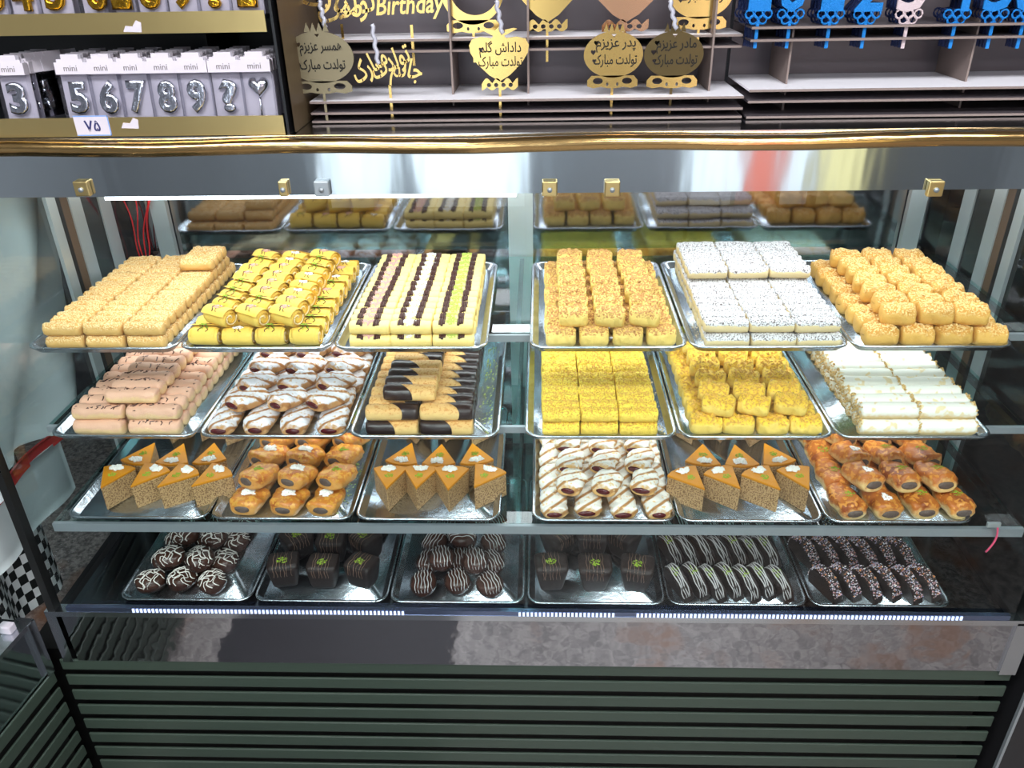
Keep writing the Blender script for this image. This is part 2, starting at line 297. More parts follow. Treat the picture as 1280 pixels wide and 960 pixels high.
part('corner_cap', BX(XL-.035, XL-.012, YG-.006, YG+.02, z_pan-.005, z_lip-.006), M['steel'])
part('base_carcass', BX(XL-.14, XR+.01, YG+.032, YB, FZ+.02, z_pan-.005), M['black'])
part('rear_carcass', BX(XL+.01, XR-.01, YG+.05, YB, z_pan, z_lip-.05), M['black'])
zs = z_pan-.003
sl = None
for i in range(10):
    z1 = zs-i*.0495
    me = sl or bevel(MB().box(XL-.047, XR+.035, YG-.003, YG+.003, -.031, 0).mesh('slat', M['slat']), .002)
    sl = me; O('slat', me, case, loc=(0, 0, z1))
# LED strip below the hood
part('led_strip', BX(P(131, 248, YG+.03).x, P(645, 244, YG+.03).x, YG+.03, YG+.042, z_band0-.016, z_band0-.007), M['led'], label='lit white LED strip under the hood')
# hinge clips on the hood edge
for i, px in enumerate((104, 355, 403, 687, 765, 1168)):
    c = P(px, 236, YG-.012); k = 1 if i not in (1,) else .6
    h = O('hinge_clip', bevel(BX(-.012*k, .012*k, -.006, .004, -.011, .013).mesh('hc', M['goldflat' if i != 2 else 'brushed']), .002), case, loc=c)
    O('screw', MB().tube([(0, -.009, 0), (0, -.005, 0)], .004, 8).mesh('sc', M['brushed'], True), h)
# ---------------------------------------------------------------- levels, shelves
LV = []
for (py, Y, l0, l1, r0, r1) in ((437, 1.365, 28, 610, 661, 1272), (548, 1.331, 58, 625, 655, 1246), (652, 1.311, 80, 626, 664, 1222), (756, 1.297, 147, 657, 658, 1195)):
    a, b, c, d = (P(x, py, Y) for x in (l0, l1, r0, r1))
    LV.append(dict(z=a.z*.5+d.z*.5-.012, Y=Y, xs=[a.x+(b.x-a.x)*i/3 for i in range(3)]+[c.x+(d.x-c.x)*i/3 for i in range(3)], w=[(b.x-a.x)/3]*3+[(d.x-c.x)/3]*3))
TD = .465
part('deck', BX(XL, XR, YG+.012, YB, LV[3]['z']-.02, LV[3]['z']-.002), M['deck'])
shelf_names = ['top-shelf', 'second-shelf', 'third-shelf', 'bottom-deck']
tray_pos = ['far-left', 'left', 'centre-left', 'centre-right', 'right', 'far-right']
for k in range(3):
    L = LV[k]; z = L['z']-.002; yf = L['Y']+(.095, .068, .006)[k]
    part('glass_shelf', BX(XL+.012, XR-.012, yf+.006, YB-.04, z-.008, z), M['glasss'])
    hgt = .014 if k < 2 else .02
    part('shelf_front', BX(XL+.012, XR-.012, yf-.004, yf+.005, z-hgt, z), M['brushed'])
    part('glass_edge', BX(XL+.012, XR-.012, yf+.0052, yf+.0062, z-.0075, z-.0005), M['edgeglass'])
    for X in (XL+.012, -.05, XR-.022): part('shelf_bracket', BX(X, X+.01, yf+.01, YB-.035, z-.022, z-.008), M['deck'])
def tray_mesh(w, d, rw=.008):
    def ring(inset, z, rad):
        pts = []; x0, x1, y0, y1 = inset, w-inset, inset, d-inset; r = max(rad-inset*.3, .004)
        for cx, cy, a0 in ((x1-r, y0+r, -90), (x1-r, y1-r, 0), (x0+r, y1-r, 90), (x0+r, y0+r, 180)):
            for j in range(5): a = R(a0+22.5*j); pts.append((cx+r*math.cos(a), cy+r*math.sin(a), z))
        return pts
    rings = [ring(.014, .0035, .02), ring(.0135, .001, .02), ring(.002, .0125, .026), ring(0, .014, .028), ring(.001, .0165, .028), ring(.004, .017, .026), ring(.008, .0145, .024), ring(.017, .0035, .02), ring(.021, .0024, .018)]
    m = MB(); n = 20
    vs = [v for r in rings for v in r]; fs = [(i*n+j, i*n+(j+1) % n, (i+1)*n+(j+1) % n, (i+1)*n+j) for i in range(len(rings)-1) for j in range(n)]
    fs.append(tuple((len(rings)-1)*n+j for j in range(n))); fs.append(tuple(j for j in range(n))[::-1]); m.add(vs, fs)
    return m.mesh('tray', M['tray'], True)
CONT = [['sesame biscuits', 'yellow cream rolls', 'striped cream fingers', 'nut-topped loaves', 'speckled sugared fingers', 'golden loaves'],
        ['pink meringue fingers', 'sugared jam strudels', 'half-dipped chocolate biscuits', 'yellow crumb fingers', 'yellow almond loaves', 'white powdered cylinders'],
        ['glazed walnut cake wedges', 'glossy brown puffs', 'glazed cake wedges', 'white jam strudels', 'glazed cake slices', 'brown walnut rolls'],
        ['chocolate domes', 'pistachio chocolate cubes', 'white-lined chocolate domes', 'dark drizzled cakes', 'dark striped slices', 'sprinkle-coated slices']]
TR = {}
for k, L in enumerate(LV):
    for c in range(6):
        g = .0015; o = O('baking_tray', tray_mesh(L['w'][c]-2*g, TD), loc=(L['xs'][c]+g, L['Y'], L['z']),
            label='%s %s aluminium tray holding %s' % (shelf_names[k], tray_pos[c], CONT[k][c]), cat='tray', group='aluminium trays in the display case')
        TR[k, c] = o
# ---------------------------------------------------------------- pastry meshes
def loaf(L, W, H, nL=16, nP=16, px=6, pc=2.8, nz=.0, fr=120, seed=0, fn=None):
    vs = []; fs = []; so = Vector((seed*3.1, seed*1.7, seed*.9))
    for i in range(nL+1):
        u = math.sin(math.pi/2*(-1+2*i/nL)); e = max(0, 1-abs(u)**px)**(1/px)
        for j in range(nP):
            t = 2*math.pi*(j+.5)/nP; c, s = math.cos(t), math.sin(t)
            y = W/2*e*math.copysign(abs(c)**(2/pc), c); z = H/2*(.35+.65*e)*math.copysign(abs(s)**(2/pc), s) if e > 0 else H/2*.3*s
            p = Vector((u*L/2, y, z))
            if nz:
                q = noise.noise(p*fr+so)*nz + noise.noise(p*fr*2.7+so)*nz*.6
                d = Vector((0, y/W, z/H)); d = d.normalized() if d.length > 1e-6 else Vector((math.copysign(1, u), 0, 0)); p = p+d*q*(1 if s > -.3 else .2)
            p.z = max(p.z, -H*.48)+H*.48
            if fn: p.z += fn(p.x, p.y, p.z)
            vs.append(p)
    fs = [(i*nP+j, (i+1)*nP+j, (i+1)*nP+(j+1) % nP, i*nP+(j+1) % nP) for i in range(nL) for j in range(nP)]
    return MB().add(vs, fs)
def bvh(mb): return BVHTree.FromPolygons([Vector(v) for v in mb.v], mb.f)
def drape(tree, pts, lift=.0004, cz=None):
    """pts: (origin, direction); returns the hits"""
    out = []
    for o, d in pts:
        h = tree.ray_cast(Vector(o), Vector(d).normalized())
        if h[0] is not None: out.append(h[0]+h[1]*lift*(1 if h[1].dot(Vector(d)) < 0 else -1))
    return out
def over_lines(tree, xs, h0, rad, a0, a1, n, axis, r, rng, wob=.002, tilt=0., k=4):
    """icing lines that run across the top in the plane x = const (or y = const) and down both faces"""
    m = MB()
    for x in xs:
        pts = []
        ph = rng.random()*6
        for i in range(n+1):
            a = R(a0+(a1-a0)*i/n); xx = x+wob*math.sin(i*1.1+ph)+tilt*math.sin(a)
            o = (xx, rad*math.sin(a), h0+rad*math.cos(a)) if axis == 'x' else (rad*math.sin(a), xx, h0+rad*math.cos(a))
            d = (0, -math.sin(a), -math.cos(a)) if axis == 'x' else (-math.sin(a), 0, -math.cos(a))
            pts.append((o, d))
        q = drape(tree, pts)
        if len(q) > 2: m.tube(q, r*(.7+.6*rng.random()), k)
    return m
def cluster(tree, n, rx, ry, cx, cy, r, rng, flat=.6):
    pts = []
    for _ in range(n):
        a = rng.random()*6.283; q = math.sqrt(rng.random())
        pts += drape(tree, [((cx+rx*q*math.cos(a), cy+ry*q*math.sin(a), .3), (0, 0, -1))], .0002)
    return MB().bits(pts, r, flat, rng)
K = {}   # kind -> list of variants; a variant = (body mesh, [(part name, mesh, label)])
def var(kind, body, parts=()): K.setdefault(kind, []).append((body, list(parts)))
for s in range(3):
    rg = random.Random(s+11)
    mb = loaf(.075, .0275, .0265, 16, 16, 7, 2.2, .0036, 150, s); var('sesame', mb.mesh('sesame', FM['sesame'], True), [('sesame_seeds', cluster(bvh(mb), 60, .034, .010, 0, 0, .0014, rg, .5).mesh('ss', M['cream_f']), None)])
    for col, mm in (('pink', 'pink'), ('white', 'coconut'), ('green', 'pistl')):
        mb = loaf(.080, .0285, .0265, 16, 16, 8, 2.3, .0018, 120, s); t = bvh(mb); ch = MB()
        for x in (-.020+rg.uniform(-.002, .002), .014+rg.uniform(-.002, .002)):
            for q in (-.004, 0, .004): 
                l = drape(t, [((x+q, .03*math.sin(R(a)), .013+.03*math.cos(R(a))), (0, -math.sin(R(a)), -math.cos(R(a)))) for a in range(-60+rg.randrange(0, 15), 61, 15)], .0003)
                ch.tube(l, .0026, 4)
        var('stripe_'+col, mb.mesh('sf', FM['creamf'], True), [('chocolate_stripe', ch.mesh('cs', M['stripe'], True), 'brown chocolate stripes'), ('sprinkles', cluster(t, 60, .012, .011, -.003, 0, .0026, rg).mesh('sp', M[mm]), '%s sprinkles' % col)])
    mb = loaf(.057, .044, .036, 20, 20, 5, 2.6, .0065, 130, s, lambda x, y, z: .003*math.sin(z*90)); t = bvh(mb)
    var('nutloaf', mb.mesh('nl', FM['nutloaf'], True), [('chopped_nuts', cluster(t, 110, .026, .02, 0, 0, .0022, rg).mesh('cn', M['nutbit']), None)])
    mb = loaf(.083, .030, .0275, 16, 16, 9, 2.3, .0018, 120, s); var('sugarf', mb.mesh('sg', FM['sugarf'], True))
    mb = loaf(.062, .047, .038, 18, 18, 5, 2.5, .0055, 75, s); t = bvh(mb)
    var('goldloaf', mb.mesh('gl', FM['goldloaf'], True), [('nut_flakes', cluster(t, 70, .026, .02, 0, 0, .0022, rg).mesh('gf', M['paleflake']), None)])
    mb = loaf(.062, .047, .036, 18, 18, 5, 2.5, .0075, 85, s+5); t = bvh(mb)
    var('yloaf', mb.mesh('yl', FM['yloaf'], True), [('almond_flakes', cluster(t, 60, .026, .02, 0, 0, .003, rg).mesh('yf', M['goldflake']), None)])
    mb = loaf(.104, .035, .030, 16, 14, 8, 2.4, .0035, 60, s); t = bvh(mb)
    dr = MB().bits(drape(t, [((rg.uniform(-.045, .045), rg.uniform(-.012, .012), .2), (0, 0, -1)) for _ in range(7)], .0002), .0028, .3, rg)
    for _ in range(5):
        x0 = rg.uniform(-.04, .04); l = drape(t, [((x0+.004*i*rg.uniform(-.3, 1), -.012+.004*i, .2), (0, 0, -1)) for i in range(rg.randint(3, 4))], .0003)
        if len(l) > 2: dr.tube(l, .0012, 4)
    var('meringue', mb.mesh('mg', FM['meringue'], True), [('chocolate_drops', dr.mesh('cd', M['drop']), 'dark chocolate drops')])
    # slit strudels, open at the -X end
    def slit(x, y, z): return -.0045*(max(0, math.cos((x+y*.6)*2*math.pi/.0135))**6) if z > .016 else 0
    for kind, mt in (('strudel', 'strudel'), ('strudelw', 'strudelw')):
        mb = loaf(.080, .056, .034, 36, 18, 7, 2.3, .005, 45, s, slit)
        jam = loaf(.012, .030+.004*s, .0135, 8, 10, 3, 2, .001, 200, s)
        jm = MB().add([(v[0]-.0375, v[1]+.002*s, v[2]+.007) for v in jam.v], jam.f)
        var(kind, mb.mesh('st', FM[mt], True), [('jam_filling', jm.mesh('jf', M['jam'], True), 'dark red jam filling')])
    mb = loaf(.085, .058, .042, 20, 18, 6, 2.5, .006, 45, s); t = bvh(mb)
    fl = loaf(.012, .036, .018, 8, 12, 3, 2, .002, 200, s)
    fm = MB().add([(v[0]-.0395, v[1], v[2]+.010) for v in fl.v], fl.f)
    top = ('pistachio_crumbs', cluster(t, 30, .012, .011, -.005, 0, .002, rg).mesh('pc', M['pist']), 'green pistachio crumbs') if s < 2 else ('coconut_flakes', cluster(t, 40, .012, .011, -.015, 0, .0028, rg).mesh('cf', M['coconut']), 'white coconut flakes')
    var('brownroll', mb.mesh('br', FM['brownroll'], True), [('walnut_filling', fm.mesh('wf', M['walnut'], True), 'grey-brown walnut filling'), top])
    mb = loaf(.080, .066, .036, 20, 18, 5, 2.8, .008, 45, s); t = bvh(mb)
    top = ('pistachio_crumbs', cluster(t, 40, .011, .011, 0, 0, .0022, rg).mesh('pc', M['pist']), 'green pistachio crumbs') if s == 1 else ('coconut_flakes', cluster(t, 70, .015, .012, 0, 0, .0042, rg, 1).mesh('cf', M['coconut']), 'white coconut flakes')
    fm = MB().add([(v[0]-.0365, v[1], v[2]+.010) for v in fl.v], fl.f)
    var('puff', mb.mesh('pf', FM['puff'], True), [('walnut_filling', fm.mesh('wf', M['walnut'], True), 'grey-brown filling'), top])
    # half dipped biscuits
    mb = loaf(.104, .036, .030, 26, 14, 8, 2.7, .001, 60, s)
    for side in (1, -1):
        import bmesh
        bm_ = bmesh.new(); vv = [bm_.verts.new((v[0]*1.012, v[1]*1.035, v[2]*1.035+.0002+.0006*math.sin(v[0]*90))) for v in mb.v]
        for f in mb.f:
            try: bm_.faces.new([vv[i] for i in f])
            except ValueError: pass
        bmesh.ops.bisect_plane(bm_, geom=bm_.verts[:]+bm_.edges[:]+bm_.faces[:], plane_co=(.004*side*s, 0, 0), plane_no=(-side, -.9*side, .12), clear_outer=True)
        bmesh.ops.bisect_plane(bm_, geom=bm_.verts[:]+bm_.edges[:]+bm_.faces[:], plane_co=(0, 0, .005), plane_no=(0, 0, -1), clear_outer=True)
        cm_ = bpy.data.meshes.new('cdip'); bm_.to_mesh(cm_); bm_.free(); cm_.materials.append(M['choc']); cm_.polygons.foreach_set('use_smooth', [True]*len(cm_.polygons))
        var('half_%d' % side, mb.mesh('hb', FM['halfbis'], True), [('chocolate_dip', cm_, 'dark chocolate coating on one end')])
    mb = loaf(.075, .0298, .0265, 22, 18, 8, 2.25, .0050, 200, s); t = bvh(mb)
    var('crumbf', mb.mesh('cb', FM['crumbf'], True), [('crumb_topping', cluster(t, 90, .035, .012, 0, 0, .0018, rg).mesh('ct', M['goldflake']), None)])
    mb = loaf(.112, .034, .032, 16, 16, 10, 2.2, .001, 60, s)
    en = MB()
    for q in (-1, 1): en.bits([(q*(.0555+rg.uniform(-.004, .001)), .0135*math.cos(a)*k, .016+.0135*math.sin(a)*k) for k in (.5, 1.05) for a in [rg.random()*6.28 for _ in range(16)]], .0032, 1, rg)
    var('whitecyl', mb.mesh('wc', FM['whitecyl'], True), [('almond_ends', en.mesh('ae', FM['almond']), 'almond-crusted ends')])
    # chocolate domes
    for kind, col, rr in (('dome', 'whitedriz', .0013), ('domefine', 'greydriz', .0009)):
        mb = loaf(.064, .060, .042, 20, 20, 2.2, 2.1, .0015, 40, s); t = bvh(mb)
        if kind == 'dome':
            dz = over_lines(t, [-.014, 0, .015], .014, .06, -70, 70, 14, 'x', rr, rg, .005, .008*(s-1)); d2 = over_lines(t, [-.014, .002, .016], .014, .06, -65, 65, 14, 'y', rr, rg, .006, .01); dz.add(d2.v, d2.f)
        else: dz = over_lines(t, [-.018+.007*i for i in range(6)], .014, .06, -75, 75, 14, 'y', rr, rg, .0012, .004)
        var(kind, mb.mesh('do', FM['chocd'], True), [('white_drizzle', dz.mesh('wd', M[col], True), 'white icing lines')])
    # dark cubes tapering downwards
    for kind, w0, w1, h, col in (('cube', .070, .052, .068, 'tandriz'), ('tallcake', .078, .046, .074, 'tandriz')):
        m = loaf(w0, w0*.92, h, 14, 16, 9, 5, .0012, 60, s); m.v = [(v[0]*(w1/w0+(1-w1/w0)*v[2]/h), v[1]*(w1/w0+(1-w1/w0)*v[2]/h), v[2]) for v in m.v]; t = bvh(m)
        dz = over_lines(t, [-.02+.0075*i+rg.uniform(-.002, .002) for i in range(6)], h*.5, .09, -82, 40, 16, 'x', .0006, rg, .001)
        var(kind, m.mesh('cu', FM['chocm'], True), [('icing_lines', dz.mesh('il', M[col], True), 'thin pale icing lines'), ('pistachio_crumbs', cluster(t, 40, .012, .010, 0, -.006, .002, rg).mesh('pc', M['pist']), 'green pistachio crumbs')])
    # arched slices
    for kind in ('slice_lined', 'slice_sprinkled'):
        m = MB(); nA = 14; L_, Hh, T = .086, .064, .026; vs = []
        for xx in (-T/2, -T/2+.003, T/2-.003, T/2):
            sc_ = .93 if abs(xx) > T/2-.001 else 1
            for i in range(nA+1): a = math.pi*i/nA; vs.append((xx, L_/2*math.cos(a)*sc_, Hh*(math.sin(a)**.8)*sc_))
        n = nA+1; fs = [(k*n+i, (k+1)*n+i, (k+1)*n+i+1, k*n+i+1) for k in range(3) for i in range(nA)]
        fs += [tuple(range(n)), tuple(range(3*n, 4*n))[::-1]]+[(k*n, k*n+n-1, (k+1)*n+n-1, (k+1)*n) for k in range(3)]
        m.add(vs, fs); t = bvh(m)
        if kind == 'slice_lined':
            dz = over_lines(t, [-.008, -.003, .002, .007], .01, .09, -85, 70, 16, 'x', .0012, rg, .0012, .003); pp = [('icing_lines', dz.mesh('il', M['greydriz'], True), 'pale icing lines')]
            if s != 2: pp.append(('pistachio_crumbs', cluster(t, 25, .010, .012, 0, -.005, .0018, rg).mesh('pc', M['pist']), 'green pistachio crumbs'))
        else:
            pts = [((rg.uniform(-.0115, .0115), .09*math.sin(a), .01+.09*math.cos(a)), (0, -math.sin(a), -math.cos(a))) for a in [R(rg.uniform(-80, 80)) for _ in range(280)]]
            pp = [('sprinkles', MB().bits(drape(t, pts, .0002), .0017, .7, rg).mesh('sp', M['sprinkle']), 'multicoloured sprinkles')]
        var(kind, m.mesh('sl', FM['chocm']), pp)
    # walnut cake wedge, point towards -Y
    m = MB(); pts = [(0, -.042), (.037, .034), (.022, .041), (0, .044), (-.022, .041), (-.037, .034)]
    m.prism([(x, y, 0) for x, y in pts], (0, 0, .055)); body = bevel(m.mesh('wb', FM['crumbcake']), .0015, 1)
    g = MB().prism([(x*1.015, y*1.015, .0550) for x, y in pts], (0, 0, .0055)); gm = bevel(g.mesh('gl', M['glaze']), .0016, 2); t = bvh(g)
    var('wedge', body, [('orange_glaze', gm, 'shiny orange glaze'), ('coconut_flakes', cluster(t, 55, .014, .008, .004*(s-1), .028, .0042, rg, 1).mesh('cf', M['coconut']), 'white coconut flakes'), ('pistachio_crumbs', cluster(t, 34, .009, .008, 0, .004, .0018, rg).mesh('pc', M['pist']), 'green pistachio crumbs')])
    # cream roll: a spiral of dough
    sp = []; nT = 46
    for i in range(nT+1): a = 2*math.pi*2.1*i/nT+s; r = .004+.0195*(i/nT)**.8; sp.append((r*math.cos(a), r*math.sin(a)*.93))
    vs = []
    for xx, q in ((-.029, .94), (-.024, 1), (.024, 1), (.029, .94)):
        for y, z in sp: vs.append((xx, y*q, z*q+.0215))
    n = nT+1; m = MB().add(vs, [(k*n+i, (k+1)*n+i, (k+1)*n+i+1, k*n+i+1) for k in range(3) for i in range(nT)])
    core = loaf(.054, .037, .036, 8, 16, 9, 2.1); m.add([(v[0], v[1], v[2]+.0035) for v in core.v], core.f)
    t = bvh(m); ln = over_lines(t, [-.006, .006], .02, .06, -40, 40, 8, 'x', .0009, rg, .004)
    sw = MB()
    for q in (-1, 1): sw.tube([(q*.0275, (.003+.0022*a)*math.cos(a*1.1), .0215+(.003+.0022*a)*math.sin(a*1.1)) for a in [k*.45 for k in range(14)]], .0018, 4)
    cm = ('coconut', 'pist', 'pink')[s]
    var('roll', m.mesh('ro', FM['rolldough'], True), [('chocolate_lines', ln.mesh('cl', M['browndriz'], True), 'thin brown icing lines'), ('cream_swirl', sw.mesh('cs', M['cream_f'], True), 'pale cream swirl'), ('crumb_topping', cluster(t, 26, .009, .007, 0, 0, .0022, rg).mesh('ct', M[cm]), None)])
# ---------------------------------------------------------------- piling
ORD = 'first second third fourth fifth sixth seventh eighth ninth tenth eleventh twelfth thirteenth fourteenth fifteenth sixteenth seventeenth'.split()
FLIP = {'sesame', 'nutloaf', 'goldloaf', 'yloaf', 'crumbf', 'sugarf', 'meringue', 'whitecyl'}
def put(kind, tray, x, y, z, rz, name, desc, cat, group, tail, rot=None, vi=None, sc1=None):
    k, c = tray; T = TR[tray]; vs = K[kind]; body, parts = vs[(rnd.randrange(len(vs)) if vi is None else vi % len(vs))]
    if rot and kind in FLIP and rnd.random() < .5: rot = (-rot[0], -rot[1], rot[2]+math.pi)
    sc1 = [rnd.uniform(.975, 1.02) for _ in range(3)]
    if rot: rot = (rot[0]+R(rnd.uniform(-1.5, 1.5)), rot[1]+R(rnd.uniform(-1, 1)), rot[2])
    o = O(name, body, loc=(T.location.x+x, T.location.y+y, T.location.z+.003+z), rot=rot or (0, 0, rz),
          label='%s on %s %s tray, %s' % (desc, shelf_names[k], tray_pos[c], tail), cat=cat, group=group, scale=sc1)
    for pn, me, lb in parts: O(pn, me, o, label=lb)
    return o
def pile(kind, tray, name, desc, cat, layers, rzj=1., xj=.0008, yj=.0008):
    """layers: (layer name, z, columns, rows, x first, x pitch, y first, y pitch, rotation, row height fn)"""
    g = '%s on the %s %s tray' % (cat+'s', shelf_names[tray[0]], tray_pos[tray[1]])
    for (ln, z, xs, ys, rz, ex) in layers:
        for r, y in enumerate(ys):
            for c, x in enumerate(xs):
                kd = kind(c, r) if callable(kind) else kind
                ds = desc(c, r) if callable(desc) else desc
                tail = ('%s layer, ' % ln)+('front row' if r == 0 else '%s row' % ORD[r])+(', %s column' % ORD[c] if len(xs) > 1 else '')
                put(kd, tray, x+rnd.uniform(-xj, xj), y+rnd.uniform(-yj, yj), z, 0, name, ds, cat, g, tail, rot=(ex.get('rx', 0)*1., ex.get('ry', 0), R(rz+rnd.uniform(-rzj, rzj))))
def rng_(a, n, d): return [a+i*d for i in range(n)]
def fx(k, c, px):   # x inside the tray of a picture column at the tray's front
    py = (437, 548, 652, 756)[k]; return P(px, py-8, LV[k]['Y']+.02).x-TR[k, c].location.x
E_ = {}
# top shelf
a, b = fx(0, 0, 54), fx(0, 0, 206); p = (b-a)/3; xs = [a+p*(i+.5) for i in range(3)]
pile('sesame', (0, 0), 'sesame_biscuit', 'sesame biscuit', 'biscuit', [('lower', 0, xs, rng_(.032, 16, .0267), 0, E_), ('upper', .0255, [x-.001 for x in xs], rng_(.036, 15, .0267), 0, E_), ('third', .051, xs[2:], rng_(.32, 4, .0267), 0, E_)])
a, b = fx(0, 1, 232), fx(0, 1, 401); p = (b-a)/4; xs = [a+p*(i+.5) for i in range(4)]
pile('roll', (0, 1), 'cream_roll', 'yellow cream roll', 'pastry roll', [('lower', -.001, xs, rng_(.042, 9, .0455), 0, E_), ('upper', .034, [x+p*.45 for x in xs[:3]], rng_(.056, 8, .0455), -28, E_)], 3)
a, b = fx(0, 2, 436), fx(0, 2, 592); p = (b-a)/3; xs = [a+p*(i+.5) for i in range(3)]
sc3 = ['stripe_pink', 'stripe_white', 'stripe_green']
pile(lambda c, r: sc3[c], (0, 2), 'cream_finger', lambda c, r: ['pink-crumbed striped finger', 'coconut striped finger', 'pistachio striped finger'][c], 'biscuit', [('lower', 0, xs, rng_(.034, 14, .0288), 0, E_), ('upper', .0258, xs, rng_(.038, 14, .0288), 0, E_)], .6)
a, b = fx(0, 3, 680), fx(0, 3, 848); p = (b-a)/4; xs = [a+p*(i+.5) for i in range(4)]
pile('nutloaf', (0, 3), 'nut_loaf', 'nut-topped loaf', 'loaf', [('lower', 0, xs, rng_(.042, 8, .050), 0, E_), ('upper', .034, [xs[0]+p*.42+i*p*1.07 for i in range(3)], rng_(.058, 7, .053), -8, dict(rx=.14))], 6, .002, .003)
a, b = fx(0, 4, 882), fx(0, 4, 1053); p = (b-a)/3; xs = [a+p*(i+.5) for i in range(3)]
pile('sugarf', (0, 4), 'sugared_finger', 'speckled sugared finger', 'biscuit', [('lower', 0, xs, rng_(.034, 14, .0297), 0, E_), ('middle', .0268, [x-.004 for x in xs], rng_(.040, 14, .0297), 0, E_), ('top', .0536, [x-.004 for x in xs], rng_(.25, 6, .0297), 0, E_)], .8)
a, b = fx(0, 5, 1083), fx(0, 5, 1262); p = (b-a)/4; xs = [a+p*(i+.5) for i in range(4)]
pile('goldloaf', (0, 5), 'golden_loaf', 'golden nut loaf', 'loaf', [('lower', 0, xs, rng_(.042, 8, .049), 0, E_), ('upper', .035, [xs[0]+p*.5+i*p*1.02 for i in range(3)], rng_(.062, 7, .050), -12, dict(rx=.1))], 6, .002, .002)
# second shelf
a, b = fx(1, 0, 88), fx(1, 0, 226); p = (b-a)/2; xs = [a+p*(i+.5) for i in range(2)]
pile('meringue', (1, 0), 'meringue_finger', 'pink meringue finger', 'meringue', [('lower', 0, xs, rng_(.036, 12, .0345), 0, E_), ('middle', .028, xs, rng_(.046, 11, .0345), 0, E_), ('top', .056, [sum(xs)/2+(.01)], rng_(.062, 10, .036), 0, E_), ('topmost', .056, [xs[0]-.015], rng_(.14, 7, .036), 0, E_)][:3], 1.5)
a, b = fx(1, 1, 252), fx(1, 1, 435); p = (b-a)/4; xs = [a+p*(i+.5) for i in range(4)]
pile('strudel', (1, 1), 'jam_strudel', 'sugared jam strudel', 'strudel', [('lower', 0, xs, rng_(.058, 5, .083), 90, E_), ('upper', .031, [xs[0]+p*.55+i*p*1.12 for i in range(3)], rng_(.086, 5, .075), 60, dict(ry=.16))], 6, .002, .003)
a, b = fx(1, 2, 456), fx(1, 2, 592); p = (b-a)/2; xs = [a+p*(i+.5) for i in range(2)]
pile(lambda c, r: 'half_%d' % (1 if c == 1 else -1) if r else 'half_-1', (1, 2), 'dipped_biscuit', 'half-dipped chocolate biscuit', 'biscuit', [('lower', 0, xs, rng_(.036, 12, .035), 0, E_)], 1)
pile(lambda c, r: 'half_1', (1, 2), 'dipped_biscuit', 'half-dipped chocolate biscuit', 'biscuit', [('middle', .0285, xs, rng_(.044, 11, .035), 0, E_)], 1)
pile(lambda c, r: 'half_%d' % (-1 if r < 4 else 1), (1, 2), 'dipped_biscuit', 'half-dipped chocolate biscuit', 'biscuit', [('top', .057, [xs[0]+.033], rng_(.072, 9, .035), 0, E_)], 1)
a, b = fx(1, 3, 677), fx(1, 3, 823); p = (b-a)/3; xs = [a+p*(i+.5) for i in range(3)]
pile('crumbf', (1, 3), 'crumb_finger', 'yellow crumb finger', 'biscuit', [('lower', 0, xs, rng_(.034, 14, .0300), 0, E_), ('upper', .0262, xs, rng_(.040, 13, .0300), 0, E_)], .5)
a, b = fx(1, 4, 863), fx(1, 4, 1030); p = (b-a)/4; xs = [a+p*(i+.5) for i in range(4)]
pile('yloaf', (1, 4), 'almond_loaf', 'yellow almond loaf', 'loaf', [('lower', 0, xs, rng_(.042, 8, .049), 0, E_), ('upper', .034, [xs[0]+p*.42+i*p*1.08 for i in range(3)], rng_(.060, 7, .052), -16, dict(rx=.12))], 7, .002, .002)
a, b = fx(1, 5, 1078), fx(1, 5, 1222); p = (b-a)/2; xs = [a+p*(i+.5) for i in range(2)]
pile('whitecyl', (1, 5), 'powdered_cylinder', 'white powdered pastry cylinder', 'pastry roll', [('lower', 0, xs, rng_(.036, 12, .0350), 0, E_), ('upper', .030, [x-.003 for x in xs], rng_(.046, 11, .0350), 0, E_)], 1.2)
# third shelf
def wedges(tray, pxs, name='cake_wedge'):
    g = 'cake wedges on the third-shelf %s tray' % tray_pos[tray[1]]
    rz = [-4, -22, -34, -36] if tray[1] == 0 else ([3, 0, 0, -24] if tray[1] == 2 else [30, 26, 28, 10])
    for i, px in enumerate(pxs): put('wedge', tray, fx(2, tray[1], px), .082+.004*(i % 2), 0, 0, name, 'glazed walnut cake wedge', 'cake', g, 'front row, %s from left' % ['first', 'second', 'third', 'fourth'][i], rot=(0, 0, R(rz[i])))
    cx = sum(fx(2, tray[1], q) for q in pxs)/4
    for i, (dx, dy, r) in enumerate(((-.074, .205, 170), (.002, .200, 181), (.078, .206, 192))):
        put('wedge', tray, cx+dx, dy-.03, 0, 0, name, 'glazed walnut cake wedge', 'cake', g, 'middle row, %s from left' % ['first', 'second', 'third'][i], rot=(0, 0, R(r)))
    for i, (dx, dy, r) in enumerate(((-.08, .34, 10), (0, .35, -5), (.075, .33, -20))):
        put('wedge', tray, cx+dx, dy, 0, 0, name, 'glazed walnut cake wedge', 'cake', g, 'back row, %s from left' % ['first', 'second', 'third'][i], rot=(0, 0, R(r)))
wedges((2, 0), (130, 173, 212, 253)); wedges((2, 2), (482, 520, 560, 603)); wedges((2, 4), (868, 915, 963, 1007))
a, b = fx(2, 1, 282), fx(2, 1, 430); p = (b-a)/3; xs = [a+p*(i+.5) for i in range(3)]
pile('puff', (2, 1), 'glossy_puff', 'glossy brown puff', 'puff pastry', [('lower', 0, xs, rng_(.062, 5, .082), 82, E_), ('upper', .033, [x+.012 for x in xs], rng_(.098, 5, .076), 66, dict(ry=.16))], 7, .002, .003)
